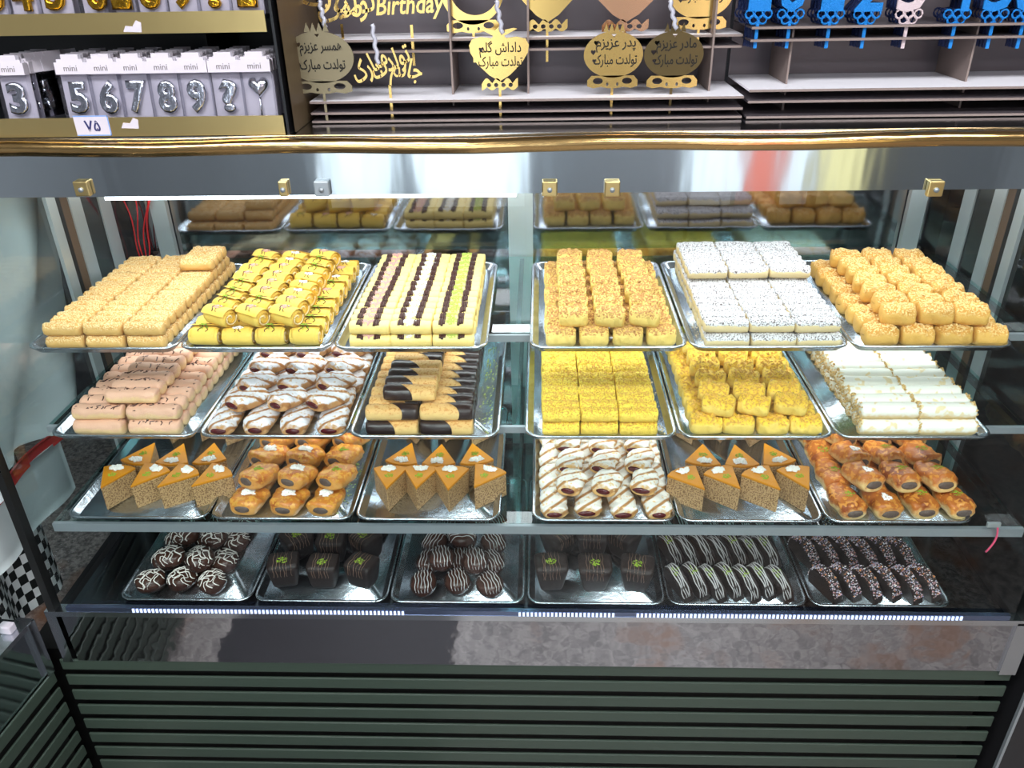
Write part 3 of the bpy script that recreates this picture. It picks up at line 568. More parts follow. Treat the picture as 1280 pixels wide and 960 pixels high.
a, b = fx(2, 3, 669), fx(2, 3, 846); p = (b-a)/4; xs = [a+p*(i+.5) for i in range(4)]
pile('strudelw', (2, 3), 'white_strudel', 'white sugared jam strudel', 'strudel', [('lower', 0, xs, rng_(.058, 5, .083), 90, E_), ('upper', .031, [xs[0]+p*.55+i*p*1.05 for i in range(3)], rng_(.084, 5, .077), 78, dict(ry=.16))], 8, .002, .003)
a, b = fx(2, 5, 1042), fx(2, 5, 1225); p = (b-a)/4; xs = [a+p*(i+.5) for i in range(4)]
pile('brownroll', (2, 5), 'walnut_roll', 'glossy brown walnut roll', 'pastry roll', [('lower', 0, xs, rng_(.062, 5, .084), 96, E_), ('upper', .036, [xs[0]+p*.55+i*p*1.03 for i in range(3)], rng_(.096, 5, .079), 100, dict(ry=.18))], 6, .002, .003)
# bottom deck
def lst(kind, tray, name, desc, cat, items):
    g = '%ss on the bottom-deck %s tray' % (cat, tray_pos[tray[1]])
    for (x, y, z, rot, tail) in items: put(kind, tray, x, y, z, 0, name, desc, cat, g, tail, rot=tuple(R(q) for q in rot))
ordn = ['first', 'second', 'third', 'fourth', 'fifth', 'sixth', 'seventh', 'eighth', 'ninth']
def grid(rows):
    out = []
    for nm, xs, y, z, f in rows:
        for i, x in enumerate(xs): out.append((x, y+.004*math.sin(i*3+y*90), z, f(i), '%s row, %s from left' % (nm, ordn[i])))
    return out
f0 = lambda i: (0, 0, i*50+20)
X = lambda c, q: fx(3, c, q)
lst('dome', (3, 0), 'chocolate_dome', 'white-drizzled chocolate dome', 'chocolate cake', grid([('bottom front', [X(0, 184), X(0, 222), X(0, 262)], .055, 0, f0), ('bottom second', [X(0, 188), X(0, 226), X(0, 264)], .125, 0, f0), ('bottom third', [X(0, 190), X(0, 228), X(0, 266)], .195, 0, f0), ('bottom fourth', [X(0, 192), X(0, 230), X(0, 268)], .265, 0, f0), ('bottom back', [X(0, 192), X(0, 230), X(0, 268)], .335, 0, f0), ('upper front', [X(0, 203), X(0, 243)], .09, .034, f0), ('upper second', [X(0, 206), X(0, 246)], .165, .034, f0), ('upper third', [X(0, 206), X(0, 246)], .24, .034, f0)]))
lst('cube', (3, 1), 'chocolate_cube', 'dark pistachio chocolate cube', 'chocolate cake', grid([('front', [X(1, 350), X(1, 400), X(1, 449)], .075, 0, lambda i: (0, 0, (10, 0, -20)[i])), ('middle', [X(1, 353), X(1, 400), X(1, 444)], .165, 0, lambda i: (0, 0, (40, 0, -40)[i])), ('back', [X(1, 365), X(1, 410), X(1, 450)], .25, 0, lambda i: (0, 0, (30, 0, -30)[i]))]))
lst('domefine', (3, 2), 'lined_dome', 'fine-lined chocolate dome', 'chocolate cake', grid([('bottom front', [X(2, 528), X(2, 570), X(2, 612)], .055, 0, lambda i: (0, 0, 90+i*8)), ('bottom second', [X(2, 530), X(2, 571), X(2, 612)], .125, 0, lambda i: (0, 0, 80+i*15)), ('bottom third', [X(2, 532), X(2, 572), X(2, 612)], .195, 0, lambda i: (0, 0, 60+i*25)), ('bottom back', [X(2, 533), X(2, 572), X(2, 612)], .265, 0, lambda i: (0, 0, 60+i*25)), ('upper front', [X(2, 549), X(2, 592)], .092, .034, lambda i: (0, 0, 95)), ('upper second', [X(2, 571)], .17, .034, lambda i: (0, 0, 0)), ('upper back', [X(2, 552), X(2, 592)], .24, .034, lambda i: (0, 0, 70+i*40))]))
lst('tallcake', (3, 3), 'drizzled_cake', 'dark drizzled cake', 'chocolate cake', grid([('front', [X(3, 689), X(3, 744), X(3, 798)], .07, 0, lambda i: (0, 0, (4, 0, -10)[i])), ('middle', [X(3, 700), X(3, 744), X(3, 787)], .175, 0, lambda i: (0, 0, (40, 0, -40)[i])), ('back', [X(3, 705), X(3, 745), X(3, 785)], .27, 0, lambda i: (0, 0, (30, 0, -30)[i]))]))
sr = lambda i: (0, -16, 24)
lst('slice_lined', (3, 4), 'striped_slice', 'dark icing-striped cake slice', 'cake slice', grid([('front', [X(4, 853+i*21) for i in range(7)], .062, .004, sr), ('middle', [X(4, 852+i*21) for i in range(7)], .160, .004, sr), ('back', [X(4, 852+i*21) for i in range(7)], .258, .004, sr)]))
lst('slice_sprinkled', (3, 5), 'sprinkled_slice', 'dark sprinkle-coated cake slice', 'cake slice', grid([('front', [X(5, 1040+i*25) for i in range(6)], .062, .004, sr), ('middle', [X(5, 1030+i*25) for i in range(6)], .160, .004, sr), ('back', [X(5, 1022+i*25) for i in range(6)], .258, .004, sr)]))
# loose crumbs on trays
def crumbs(tray, x0, x1, y0, y1, n, mat, name, label):
    T = TR[tray]; O(name, MB().bits([(rnd.uniform(x0, x1), rnd.uniform(y0, y1), .0028) for _ in range(n)], .0022, .4).mesh(name, M[mat]), loc=T.location, label=label, cat='crumbs', kind='stuff')
W3 = LV[1]['w'][2]
crumbs((1, 2), W3-.05, W3-.022, .03, .42, 160, 'pistl', 'pistachio_crumbs', 'green pistachio crumbs along the right edge of the dipped-biscuit tray')
crumbs((2, 1), LV[2]['w'][1]-.05, LV[2]['w'][1]-.022, .03, .42, 160, 'pistl', 'pistachio_crumbs', 'pale crumbs along the right edge of the glossy puff tray')
crumbs((1, 3), LV[1]['w'][3]-.055, LV[1]['w'][3]-.022, .03, .42, 120, 'cream_f', 'nut_crumbs', 'pale nut crumbs right of the yellow crumb fingers')
crumbs((0, 4), .022, .04, .03, .2, 50, 'cream_f', 'nut_crumbs', 'pale crumbs left of the speckled sugared fingers')
# wires in the case
c = O('red_wires', None, loc=P(170, 250, YB-.02), label='pair of thin red wires hanging in the back left corner of the case', cat='wire')
b0 = Vector(c.location)
for q, (x0, x1) in enumerate(((152, 178), (166, 180), (184, 181), (188, 184))):
    p0, p1 = P(x0, 246, YB-.03)-b0, P(x1, 322, YB-.03)-b0
    O('wire', MB().tube([p0.lerp(p1, t)+Vector((.006*math.sin(t*5+q), 0, 0)) for t in [i/8 for i in range(9)]], .0018, 5).mesh('w', M['red'], True), c)
p0, p1 = P(1247, 658, YG+.04), P(1232, 690, YG+.04)
O('pink_wire', MB().tube([p0.lerp(p1, t)-p0+Vector((.008*math.sin(t*3.1), 0, 0)) for t in [i/8 for i in range(9)]], .002, 5).mesh('w', M['pinkw'], True), loc=p0, label='short pink wire end hanging from the right end of third shelf', cat='wire')
O('wire_connector', bevel(BX(-.022, .004, -.003, .003, -.001, .010).mesh('wc', M['frame']), .001), bpy.data.objects['pink_wire'], label='pale plastic connector')
# ---------------------------------------------------------------- left counter (set at an angle)
cp = P(46, 775, YG-.012); ang = -R(6.5)
lc = O('side_counter', None, loc=(cp.x, YG-.022, 0), rz=ang, label='green slatted glass counter standing at right angles on the left', cat='counter')
DL = 1.15
for i in range(10):
    z1 = zs-i*.0495; O('slat', bevel(MB().box(-.004, .002, -DL, 0, -.031, 0).mesh('slat', M['slat']), .002), lc, loc=(0, -.002, z1-.012))
O('carcass', BX(-.5, -.03, -DL, -.003, FZ+.01, z_pan-.02).mesh('cc', M['black']), lc)
O('steel_panel', BX(-.016, -.006, -DL, -.02, z_pan-.015, z_lip-.02).mesh('sp', M['fascia']), lc)
O('corner_post', BX(-.03, .004, -.02, 0, z_pan-.015, z_lip-.01).mesh('cp', M['steel']), lc)
O('chrome_edge', BX(-.035, .002, -DL, 0, z_lip-.02, z_lip-.008).mesh('ce', M['steel']), lc)
O('counter_glass', BX(-.030, -.024, -DL, -.01, z_lip-.008, z_lip+.55).mesh('cg', M['glassf']), lc)
O('glass_clip', bevel(BX(-.04, -.012, -.05, -.03, z_lip-.008, z_lip+.012).mesh('gc', M['white']), .003), lc)
O('counter_deck', BX(-.5, -.036, -DL, -.003, z_lip-.03, z_lip-.015).mesh('cdk', M['deck']), lc)
# ---------------------------------------------------------------- cloths seen through the left side glass
def sheet(pts_fn, nu, nv, th, mats, mi_fn=None):
    vs = []; fs = []; uv = []
    for i in range(nu+1):
        for j in range(nv+1): vs.append(Vector(pts_fn(i/nu, j/nv)))
    n = nv+1; f1 = [(i*n+j, (i+1)*n+j, (i+1)*n+j+1, i*n+j+1) for i in range(nu) for j in range(nv)]
    k = len(vs); vs2 = [v+Vector((-th, 0, 0)) for v in vs]
    m = MB(); m.v = [tuple(v) for v in vs+vs2]; m.f = f1+[tuple(q+k for q in f[::-1]) for f in f1]
    e = [(i*n, (i+1)*n) for i in range(nu)]+[((i+1)*n+nv, i*n+nv) for i in range(nu)]+[(j+1, j) for j in range(nv)]+[(nu*n+j, nu*n+j+1) for j in range(nv)]
    m.f += [(a, b, b+k, a+k) for a, b in e]; m.mi = [0]*len(m.f); me = m.mesh('sheet', mats, True)
    ul = me.uv_layers.new(name='UVMap')
    for lp in me.loops:
        q = lp.vertex_index % k; ul.data[lp.index].uv = ((q//n)/nu*1.0, (q % n)/nv*1.0)
    return me
def fold(u, v): return -1.16+.035*math.sin(u*9+v*2)+.02*math.sin(u*17-v*4)
wc = O('white_cloth', sheet(lambda u, v: (fold(u, v)+.03*v, 1.27+.62*u*(1-.35*(1-v)), .80+.60*v-.0*u), 30, 16, .004, M['cloth']), label='white cloth hanging beside the left end of the display case', cat='cloth')
O('red_band', sheet(lambda u, v: (-1.15+.008*math.sin(u*9), 1.27+.62*u*.65, .772+.03*v), 30, 3, .006, M['clothred']), wc, label='red hem band')
O('lower_flap', sheet(lambda u, v: (-1.155+.008*math.sin(u*9), 1.27+.33*u, .63+.15*v), 16, 6, .004, M['cloth']), wc)
O('checked_cloth', sheet(lambda u, v: (-1.25+.02*math.sin(u*9), 1.29+.27*u, .36+.40*v), 20, 10, .004, M['check']), label='black and white checked cloth hanging below the white cloth at left', cat='cloth')
# dark neighbouring unit on the right
rc = O('dark_cabinet', None, loc=(XR+.06, YG-.03, 0), label='black cabinet standing at the right end of the display case', cat='cabinet')
O('carcass', BX(0, .6, 0, .7, FZ+.01, 1.40).mesh('c', M['darkgrey']), rc); O('edge_trim', BX(-.004, .002, -.004, .004, FZ+.01, 1.40).mesh('e', M['brushed']), rc)
# ---------------------------------------------------------------- candle shelf, top left
FORMS = {}
def _f(ch, *c): FORMS[ch] = c
_f('ت', 0xFE95, 0xFE96, 0xFE97, 0xFE98); _f('و', 0xFEED, 0xFEEE); _f('ل', 0xFEDD, 0xFEDE, 0xFEDF, 0xFEE0); _f('د', 0xFEA9, 0xFEAA); _f('م', 0xFEE1, 0xFEE2, 0xFEE3, 0xFEE4)
_f('ب', 0xFE8F, 0xFE90, 0xFE91, 0xFE92); _f('ا', 0xFE8D, 0xFE8E); _f('ر', 0xFEAD, 0xFEAE); _f('ک', 0xFB8E, 0xFB8F, 0xFB90, 0xFB91); _f('پ', 0xFB56, 0xFB57, 0xFB58, 0xFB59)
_f('ع', 0xFEC9, 0xFECA, 0xFECB, 0xFECC); _f('ز', 0xFEAF, 0xFEB0); _f('ی', 0xFBFC, 0xFBFD, 0xFBFE, 0xFBFF); _f('ش', 0xFEB5, 0xFEB6, 0xFEB7, 0xFEB8); _f('گ', 0xFB92, 0xFB93, 0xFB94, 0xFB95)
_f('ج', 0xFE9D, 0xFE9E, 0xFE9F, 0xFEA0); _f('ن', 0xFEE5, 0xFEE6, 0xFEE7, 0xFEE8); _f('ه', 0xFEE9, 0xFEEA, 0xFEEB, 0xFEEC); _f('س', 0xFEB1, 0xFEB2, 0xFEB3, 0xFEB4)
def shape(s):
    out = []
    for i, ch in enumerate(s):
        if ch not in FORMS: out.append(ch); continue
        f = FORMS[ch]; pj = i > 0 and s[i-1] in FORMS and len(FORMS[s[i-1]]) == 4; nj = i+1 < len(s) and s[i+1] in FORMS and len(f) == 4
        out.append(chr(f[(3 if pj else 2) if nj else (1 if pj else 0)]))
    return ''.join(out[::-1])
TXT = {}
def text(s, size, ext, mat, off=0., bev=0., shear=0., res=2, width=None):
    key = (s, size, ext, mat.name, off, bev, shear, width)
    if key in TXT: return TXT[key]
    c = bpy.data.curves.new('t', 'FONT'); c.body = s; c.size = size; c.extrude = ext; c.offset = off; c.bevel_depth = bev; c.bevel_resolution = 2 if bev else 0
    c.shear = shear; c.resolution_u = res; c.align_x = 'CENTER'; c.align_y = 'CENTER'
    o = bpy.data.objects.new('t', c); C.objects.link(o); me = bpy.data.meshes.new_from_object(o.evaluated_get(bpy.context.evaluated_depsgraph_get()))
    bpy.data.objects.remove(o); me.materials.clear(); me.materials.append(mat)
    xs = [v.co.x for v in me.vertices]; ys = [v.co.y for v in me.vertices]
    cx, cy = (max(xs)+min(xs))/2, (max(ys)+min(ys))/2; k = width/(max(xs)-min(xs)) if width else 1
    me.transform(Matrix.Scale(k, 4, (1, 0, 0)) @ Matrix.Translation((-cx, -cy, 0))); TXT[key] = me
    return me
UP = (math.pi/2, 0, 0)
ys_ = YG-.002
zl0, zl1 = P(180, 169, ys_).z, P(180, 146, ys_).z; zl0 = zt+.001; zu0, zu1 = P(180, 42, ys_).z, P(180, 15, ys_).z
xr0 = P(355, 150, ys_).x; xr1 = P(333, 30, ys_).x; XS = -1.5
cs = O('candle_shelf', None, loc=(0, ys_, zt), label='black shelf unit with gold front strips holding number candles', cat='shelf')
def cpart(name, mb, m, par=cs, **k): return O(name, mb.mesh(name, m), par, loc=-Vector((0, ys_, zt)), **k)
for z0, z1, xr in ((zl0, zl1, xr0), (zu0, zu1, xr1)):
    cpart('gold_strip', BX(XS, xr, ys_-.003, ys_, z0, z1), M['goldflat']); cpart('shelf_board', BX(XS, xr, ys_+.001, ys_+.30, z1-.012, z1-.006), M['blackback'])
cpart('back_board', BX(XS, xr0, ys_+.302, ys_+.312, zt, zu1+.2), M['blackback'])
cpart('divider', BX(P(272, 60, ys_+.2).x, P(272, 60, ys_+.2).x+.003, ys_+.15, ys_+.30, zl1, zu0), M['black'])
cpart('side_panel', MB().prism([(xr0+.002, ys_, zt), (xr0+.002, ys_+.3, zt), (xr0+.002, ys_+.3, zu1+.2), (xr0+.002, ys_, zu1+.2)], (.004, 0, 0)), M['blackback'])
for px, py, Z in ((565, 33, 0), (575, 163-8, 0)): pass
for px, py in ((164, 34), (161, 155)):
    t_ = P(px, py, ys_-.0036); cpart('torn_sticker', MB().prism([(t_.x+a, t_.y, t_.z+b) for a, b in ((-.013, -.006), (.014, -.007), (.016, .006), (.009, .009), (.002, .001), (-.008, .002))], (0, -.0004, 0)), M['white'])
pt = P(116, 157, ys_-.004)
pg = O('price_tag', None, loc=pt, label='white handwritten price tag on the lower gold strip', cat='price tag')
O('card', BX(-.027, .027, -.0012, 0, -.015, .015).mesh('c', M['white']), pg)
O('border', MB().box(-.027, .027, -.0016, -.0012, .0135, .015).box(.0255, .027, -.0016, -.0012, -.015, .015).box(-.027, .027, -.0016, -.0012, -.015, -.0135).mesh('b', M['bluebord']), pg)
O('lettering', text('۷۵', .022, .0003, M['blueink'], .0004), pg, loc=(0, -.0016, 0), rot=UP)
WP, HP = .047, .083
def heart_pts(s_): return [(s_*.9*math.sin(t)**3, s_*(.82*math.cos(t)-.3*math.cos(2*t)-.12*math.cos(3*t)-.05*math.cos(4*t))) for t in [2*math.pi*i/28 for i in range(28)]]
def puffy_heart(mat):
    p_ = heart_pts(.018); m = MB(); vs = []; rings = [(1, 0), (.92, -.004), (.6, -.0075), (.2, -.009)]
    for k, d in rings: vs += [(x*k, d, z*k) for x, z in p_]
    n = 28; m.add(vs, [(k*n+i, k*n+(i+1) % n, (k+1)*n+(i+1) % n, (k+1)*n+i) for k in range(3) for i in range(n)]+[tuple(range(3*n, 4*n)), tuple(range(n))[::-1]])
    m.tube([(0, -.003, -.015), (0, -.003, -.042)], .0014, 6); return m.mesh('heart', mat, True)
card_me = MB().box(-WP/2, WP/2, 0, .001, 0, HP).box(-WP*.42, WP*.42, 0, .001, HP, HP+.004).box(-WP*.28, WP*.28, 0, .001, HP+.004, HP+.011).mesh('card', M['pale'])
front_me = MB().box(-WP/2, WP/2, -.0125, 0, HP-.017, HP).mesh('header', M['white'])
tab_me = MB().box(-WP*.42, WP*.42, -.011, -.010, HP, HP+.0045).box(-WP*.28, WP*.28, -.009, -.008, HP, HP+.011).mesh('tab', M['white'])
box_me = MB().box(-WP/2, WP/2, -.012, -.0116, 0, HP-.017).box(-WP/2, -WP/2+.0005, -.0115, 0, 0, HP-.017).box(WP/2-.0005, WP/2, -.0115, 0, 0, HP-.017).mesh('bx', M['cell'])
def pack(x, y, z, ch, mat, metal, front, depth, rowname, tilt=0.):
    lab = {'3': 'number three', '?': 'question mark', 'h': 'heart', '5': 'number five', '6': 'number six', '7': 'number seven', '8': 'number eight', '9': 'number nine', '4': 'number four', '2': 'number two', '1': 'number one', '0': 'number zero'}[ch]
    o = O('candle_pack', None, loc=(x, y, z), rot=(-R(6), 0, R(tilt)), cat='candle', group='%s foil number candles' % metal,
          label='%s %s foil candle pack, %s' % (metal, lab, rowname+(' at the front' if front else ', %s behind the front' % ordn[depth-1])))
    O('card', card_me, o)
    if depth < 3:
        O('header', front_me, o); O('hang_tab', tab_me, o)
        if front: O('lettering', text('mini', .0125, .0002, M['greyink']), o, loc=(0, -.0128, HP-.0085), rot=UP)
        if ch == 'h': O('foil_heart', puffy_heart(mat), o, loc=(0, -.001, .045))
        else: O('foil_digit', text(ch, .058, .0012, mat, .0003, .0034, res=3, width=.030), o, loc=(0, -.0035, .032), rot=UP)
        O('clear_box', box_me, o)
for ch, px in (('3', 28), ('5', 104), ('6', 141), ('7', 177), ('8', 214), ('9', 251), ('?', 290), ('h', 328)):
    for d in range(6):
        q = P(px, 145, ys_+.014+.0); pack(q.x+.0015*d*(0), q.y+.016*d+.003, zl1-.006+.003*d*0, ch, M['silver'], 'silver', d == 0, d, 'lower shelf', 2)
for d in range(5):
    q = P(62+d*7, 145, ys_+.05); pack(q.x, q.y+.012*d, zl1-.006, '3', M['silver'], 'silver', False, d, 'turned sideways', 60)
for i, (ch, px) in enumerate((('3', -2), ('4', 34), ('5', 74), ('6', 126), ('1', 156), ('8', 192), ('9', 233), ('?', 272), ('1', 312))):
    for d in range(2):
        q = P(px, 18, ys_+.014); pack(q.x, q.y+.016*d, zu1-.006, ch, M['goldfoil'], 'gold', d == 0, d, 'upper shelf%s' % (' right end' if i == 8 else ''))
# ---------------------------------------------------------------- topper racks
def rack(name, label, x0, x1, rows, yf, yb, divs, toplabel):
    r = O(name, None, loc=(x0, yf, zt), label=label, cat='rack'); off = -Vector((x0, yf, zt)); out = []
    for (py, thick, white, dy) in rows:
        zz = max(P(700 if x0 < .3 else 1100, py, yf+dy).z, zt+.005)
        O('plank', MB().box(x0, x1, yf+dy, yb, zz-.003, zz, 0).box(x0, x1, yf+dy-.001, yf+dy, zz-.0035, zz, 1).mesh('pl', [M['cardtop' if white else 'cardgrey'], M['cardedge']]), r, loc=off, label='white-topped plank' if white else None)
    O('back_panel', BX(x0, x1, yb+.001, yb+.004, zt, 2.02).mesh('bp', M['cardgrey']), r, loc=off)
    for dx in divs: O('divider', BX(dx, dx+.003, yf+.05, yb, zt, 1.96).mesh('dv', M['cardedge']), r, loc=off)
    return r
yf, yb = 1.345, 1.50
xa, xb = P(386, 120, yf).x, P(930, 120, yf).x; xc, xd = P(936, 108, yf).x, 1.5
rack('topper_rack', 'grey board rack with white planks holding the gold toppers', xa, xb, [(123, 1, True, 0), (137, 0, False, 0), (158, 0, False, .0), (46, 1, True, .055), (60, 0, False, .055)], yf, yb, [P(571, 80, yb).x, P(660, 80, yb-.02).x, P(880, 80, yb-.05).x], '')
rack('number_rack', 'grey board rack with white planks holding the blue number toppers', xc, xd, [(110, 1, True, 0), (124, 0, False, 0), (146, 0, False, .0), (31, 1, False, .03), (47, 0, False, .03)], yf-.006, yb, [P(972, 80, yb-.05).x, P(1192, 80, yb-.06).x], '')
# brown board panel between shelf and rack
bx0, bx1 = xr0+.012, P(383, 130, 1.40).x
O('brown_carton', bevel(MB().prism([(bx0, YG+.006, zt), (bx1, 1.40, zt), (bx1, 1.5, zt), (bx0, 1.5, zt)], (0, 0, .45)).mesh('bc', M['carton']), .002), label='tall brown board box between the candle shelf and topper rack', cat='box')
# toppers
def curve2d(splines, ext, mat):
    c = bpy.data.curves.new('c', 'CURVE'); c.dimensions = '2D'; c.fill_mode = 'BOTH'; c.extrude = ext
    for pts in splines:
        s = c.splines.new('POLY'); s.points.add(len(pts)-1)
        for q, (x, y) in zip(s.points, pts): q.co = (x, y, 0, 1)
        s.use_cyclic_u = True
    o = bpy.data.objects.new('c', c); C.objects.link(o); me = bpy.data.meshes.new_from_object(o.evaluated_get(bpy.context.evaluated_depsgraph_get())); bpy.data.objects.remove(o)
    me.materials.clear(); me.materials.append(mat); me.transform(Matrix.Rotation(math.pi/2, 4, 'X')); return me
def ell(cx, cy, rx, ry, n=20, a0=0): return [(cx+rx*math.cos(a0+2*math.pi*i/n), cy+ry*math.sin(a0+2*math.pi*i/n)) for i in range(n)]
def hrt(cx, cy, s_): return [(cx+x, cy+y) for x, y in heart_pts(s_)[::2]]
def base_scroll(mat, w_, h_, style):
    sp = []
    if style:   # two big curls
        out = [(-w_/2, h_*.15), (-w_*.5, h_*.6), (-w_*.42, h_*.95), (w_*.42, h_*.95), (w_*.5, h_*.6), (w_/2, h_*.15), (w_*.38, 0), (w_*.22, .1*h_), (w_*.1, 0), (-w_*.1, 0), (-w_*.22, .1*h_), (-w_*.38, 0)]
        holes = [ell(q*w_*.29, h_*.55, w_*.10, h_*.24, 12) for q in (-1, 1)]+[ell(q*w_*.1, h_*.3, w_*.025, h_*.14, 8) for q in (-1, 1)]
    else:
        out = [(-w_/2+w_*t+0, h_*(.5+.45*abs(math.sin(t*math.pi*3.5)))) for t in [i/20 for i in range(21)]]+[(w_/2-w_*t, h_*(.3-.28*abs(math.sin(t*math.pi*3.5)))) for t in [i/20 for i in range(21)]]
        holes = [ell(q*w_, h_*.42, w_*.06, h_*.17, 8) for q in (-.3, -.1, .1, .3)]
    return curve2d([out]+holes, .0012, mat)
def topper(px, py, W_, H_, mat, lines, label, shp, style, Y=yf+.025, sticky=.045, tz=1.0):
    q = P(px, py, Y); o = O('cake_topper', None, loc=q, label=label, cat='cake topper', group='gold birthday cake toppers')
    bh = .02; r = H_/2
    if shp == 'pome':
        out = []
        for i in range(61):
            a = R(90-12)-2*math.pi*(336/360)*i/60; out.append((W_/2*math.cos(a), bh*.8+r+r*math.sin(a)))
        top = [(-W_*.18+W_*.36*i/8, bh*.8+H_+(.012 if i % 2 else -.001)) for i in range(9)]
        outl = out+top
        sp = [outl, hrt(-W_*.29, bh+r*1.4, .0045), hrt(-W_*.34, bh+r*1.0, .0045), hrt(-W_*.32, bh+r*.62, .0038), [(-.004, bh*.8+H_-.004), (.004, bh*.8+H_-.004), (0, bh*.8+H_-.009)]]
    elif shp == 'heart':
        outl = [(W_/2*x, bh*.7+y*H_) for x, y in ((0, 0), (.35, .14), (.75, .4), (.97, .65), (1, .82), (.9, .95), (.6, 1), (.25, .97), (.18, 1.02), (.62, 1.17), (.5, 1.19), (.12, 1.14), (0, 1.22), (-.12, 1.14), (-.5, 1.19), (-.62, 1.17), (-.18, 1.02), (-.25, .97), (-.6, 1), (-.9, .95), (-1, .82), (-.97, .65), (-.75, .4), (-.35, .14))]
        sp = [outl, hrt(-W_*.3, bh*.7+H_*.72, .0045)]
    else:   # ring
        sp = [ell(0, bh*.6+r, W_/2, r, 40), ell(.004, bh*.6+r*1.08, W_/2*.80, r*.80, 36)]
    O('plate', curve2d(sp, .0012, mat), o); O('scroll_base', base_scroll(mat if style < 2 else M['topgold'], W_*(.86 if style else .62), bh, style), o)
    for s_, dz, wid in lines: O('lettering', text(shape(s_), .02, .0003, M['ink'] if shp != 'ring' else mat, .0002, width=wid), o, loc=(W_*(.035 if shp == 'pome' else .02), -.0018, bh*.8+dz), rot=UP)
    O('stick', BX(-.002, .002, -.001, .001, -sticky, .004).mesh('st', mat), o)
    return o
TM = 'تولدت مبارک'
topper(625, 113, .094, .066, M['topgold'], [('داداش گلم', .046, .066), (TM, .026, .07)], 'gold heart-shaped topper with cut lettering, centre of the lower plank', 'heart', 0)
topper(765, 110, .093, .068, M['topgold'], [('پدر عزیزم', .047, .062), (TM, .025, .068)], 'bright gold pomegranate topper, second from right on lower plank', 'pome', 1)
topper(839, 110, .093, .068, M['topdark'], [('مادر عزیزم', .047, .062), (TM, .025, .068)], 'dark pomegranate topper with a bright gold scroll base, lower plank', 'pome', 2)
topper(405, 117, .108, .076, M['topdull'], [('همسر عزیزم', .05, .066), (TM, .026, .072)], 'dull gold pomegranate topper at the left end of the lower plank', 'pome', 1, Y=yf+.002)
topper(592, 41, .10, .1, M['topgold'], [('مبارک', .045, .06)], 'round open ring topper with lettering on the upper plank', 'ring', 1, Y=yf+.075)
topper(684, 40, .105, .08, M['topgold'], [(TM, .04, .07), ('عزیزم', .065, .05)], 'gold heart-shaped topper on the upper plank, left of the rosy one', 'heart', 0, Y=yf+.075)
topper(781, 40, .12, .085, plain('rose_gold', (.85, .66, .52), .2, 1), [(TM, .045, .07), ('عزیزم', .07, .05)], 'rosy gold heart-shaped topper on the upper plank', 'heart', 0, Y=yf+.075)
topper(873, 37, .10, .075, M['topgold'], [(TM, .032, .07), ('عزیزم', .06, .05)], 'gold pomegranate topper at the right end of the upper plank', 'pome', 1, Y=yf+.075)
def script_topper(px, py, Y, strs, label, mat, stick=.05, rz=0.):
    q = P(px, py, Y); o = O('cake_topper', None, loc=q, label=label, cat='cake topper', group='gold birthday cake toppers')
    for i_, (s_, dx, dz, size, wid, ry) in enumerate(strs): O('lettering', text(s_, size, .001, mat, .0007, shear=.25, width=wid), o, loc=(dx, -.0032*i_, dz), rot=(math.pi/2, -ry, 0))
    O('stick', BX(-.0022, .0022, -.001, .001, -stick, .012).mesh('st', mat), o); return o
script_topper(488, 116, yf+.025, [(shape('جانم'), .028, .030, .040, .052, -.12), (shape('تولدت'), .006, .045, .040, .07, .45), (shape('مبارک'), -.028, .040, .040, .062, .55)], 'slanting gold calligraphy topper beside the dull gold pomegranate', M['topgold'])
script_topper(515, 41, yf+.075, [('Birthday', 0, .038, .040, .112, .03), ('Happy', .012, .072, .040, .078, .03)], 'gold Happy Birthday script topper on the upper plank', M['topgold'])
script_topper(428, 40, yf+.075, [(shape('تولدت'), .012, .035, .05, .10, .2), (shape('مبارک'), -.012, .045, .05, .10, -.25), (shape('عشقم').replace('ق', ''), .004, .022, .03, .06, .1)][:2], 'tangled gold calligraphy topper at the left end of the upper plank', M['topgold'])
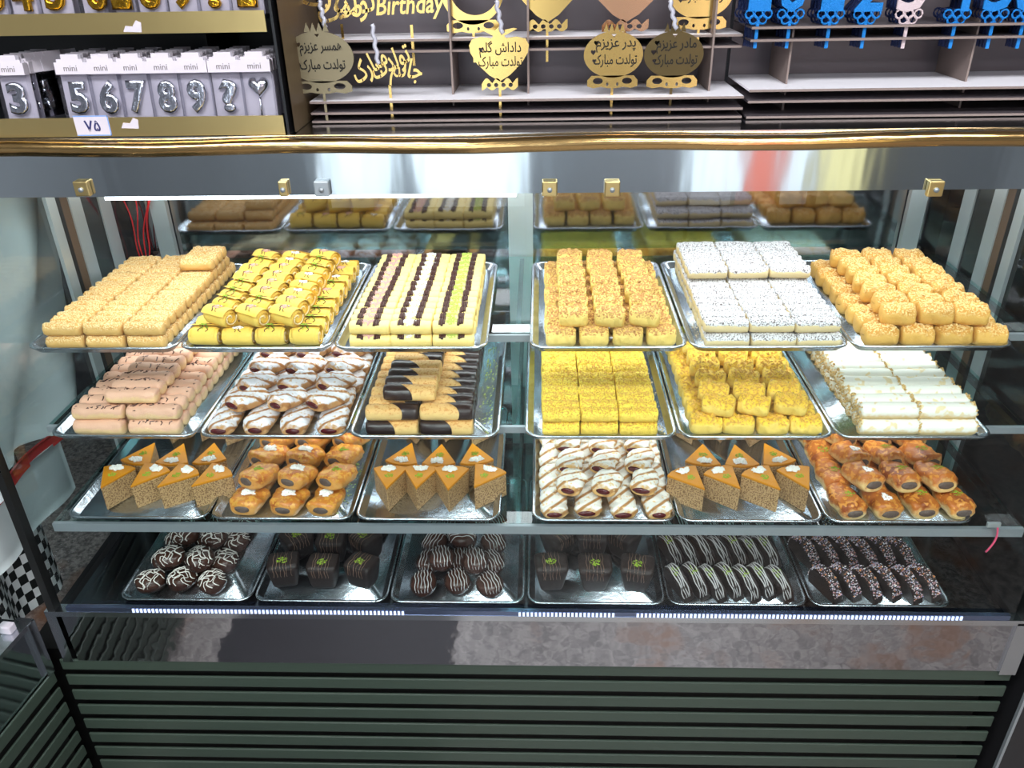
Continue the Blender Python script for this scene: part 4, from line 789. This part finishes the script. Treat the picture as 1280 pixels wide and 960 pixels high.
for k, (px, y0, y1) in enumerate(((468, 30, 80), (623, 0, 42), (840, 0, 36), (402, 0, 35))):
    p0, p1 = P(px-3, y0, yf+.015), P(px+5, y1, yf+.015)
    O('plastic_ribbon', MB().tube([p0.lerp(p1, t)-p0+Vector((.0015*math.sin(t*20), 0, 0)) for t in [i/14 for i in range(15)]], .0035, 5).mesh('r', M['rubyglue'], True), loc=p0, label='clear twisted plastic strip hanging %s' % ['above the slanting calligraphy topper', 'above the centre heart topper', 'above the dark pomegranate topper', 'over the dull gold pomegranate topper'][k], cat='ribbon')
lat = {}
def lattice(mat):
    if mat.name not in lat:
        m = MB()
        for cx, cz in ((-.014, .013), (0, .013), (.014, .013), (-.007, .005), (.007, .005)):
            m.tube([(cx+.0062*math.cos(2*math.pi*i/10), 0, cz+.0062*math.sin(2*math.pi*i/10)) for i in range(11)], .0016, 5)
        m.box(-.0025, .0025, -.001, .001, -.036, .003); lat[mat.name] = m.mesh('lat', mat)
    return lat[mat.name]
words = {'1': 'one', '0': 'zero', '2': 'two', '3': 'three', '4': 'four', '5': 'five', '6': 'six'}
for i, (ch, px, mt) in enumerate((('1', 947, 'blue'), ('0', 987, 'blue'), ('1', 1037, 'blue'), ('2', 1082, 'blue'), ('3', 1134, 'whiteglit'), ('4', 1194, 'blue'), ('5', 1241, 'blue'), ('6', 1279, 'blue'))):
    for d in range(4):
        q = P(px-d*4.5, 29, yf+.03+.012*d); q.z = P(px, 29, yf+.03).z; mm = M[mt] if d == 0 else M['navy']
        o = O('number_topper', None, loc=q, cat='cake topper', group='glitter number toppers',
              label='%s glitter number %s topper %s' % ('white' if (mt != 'blue' and d == 0) else ('blue' if d == 0 else 'dark blue'), words[ch], ('at the front, %s from left' % ordn[i]) if d == 0 else 'standing %s behind, stack %s from left' % (ordn[d-1], ordn[i])))
        O('digit', text(ch, .085, .0015, mm, .0022, width=.042 if ch != '1' else .034), o, loc=(0, 0, .048), rot=UP)
        O('lattice_base', lattice(mm), o)
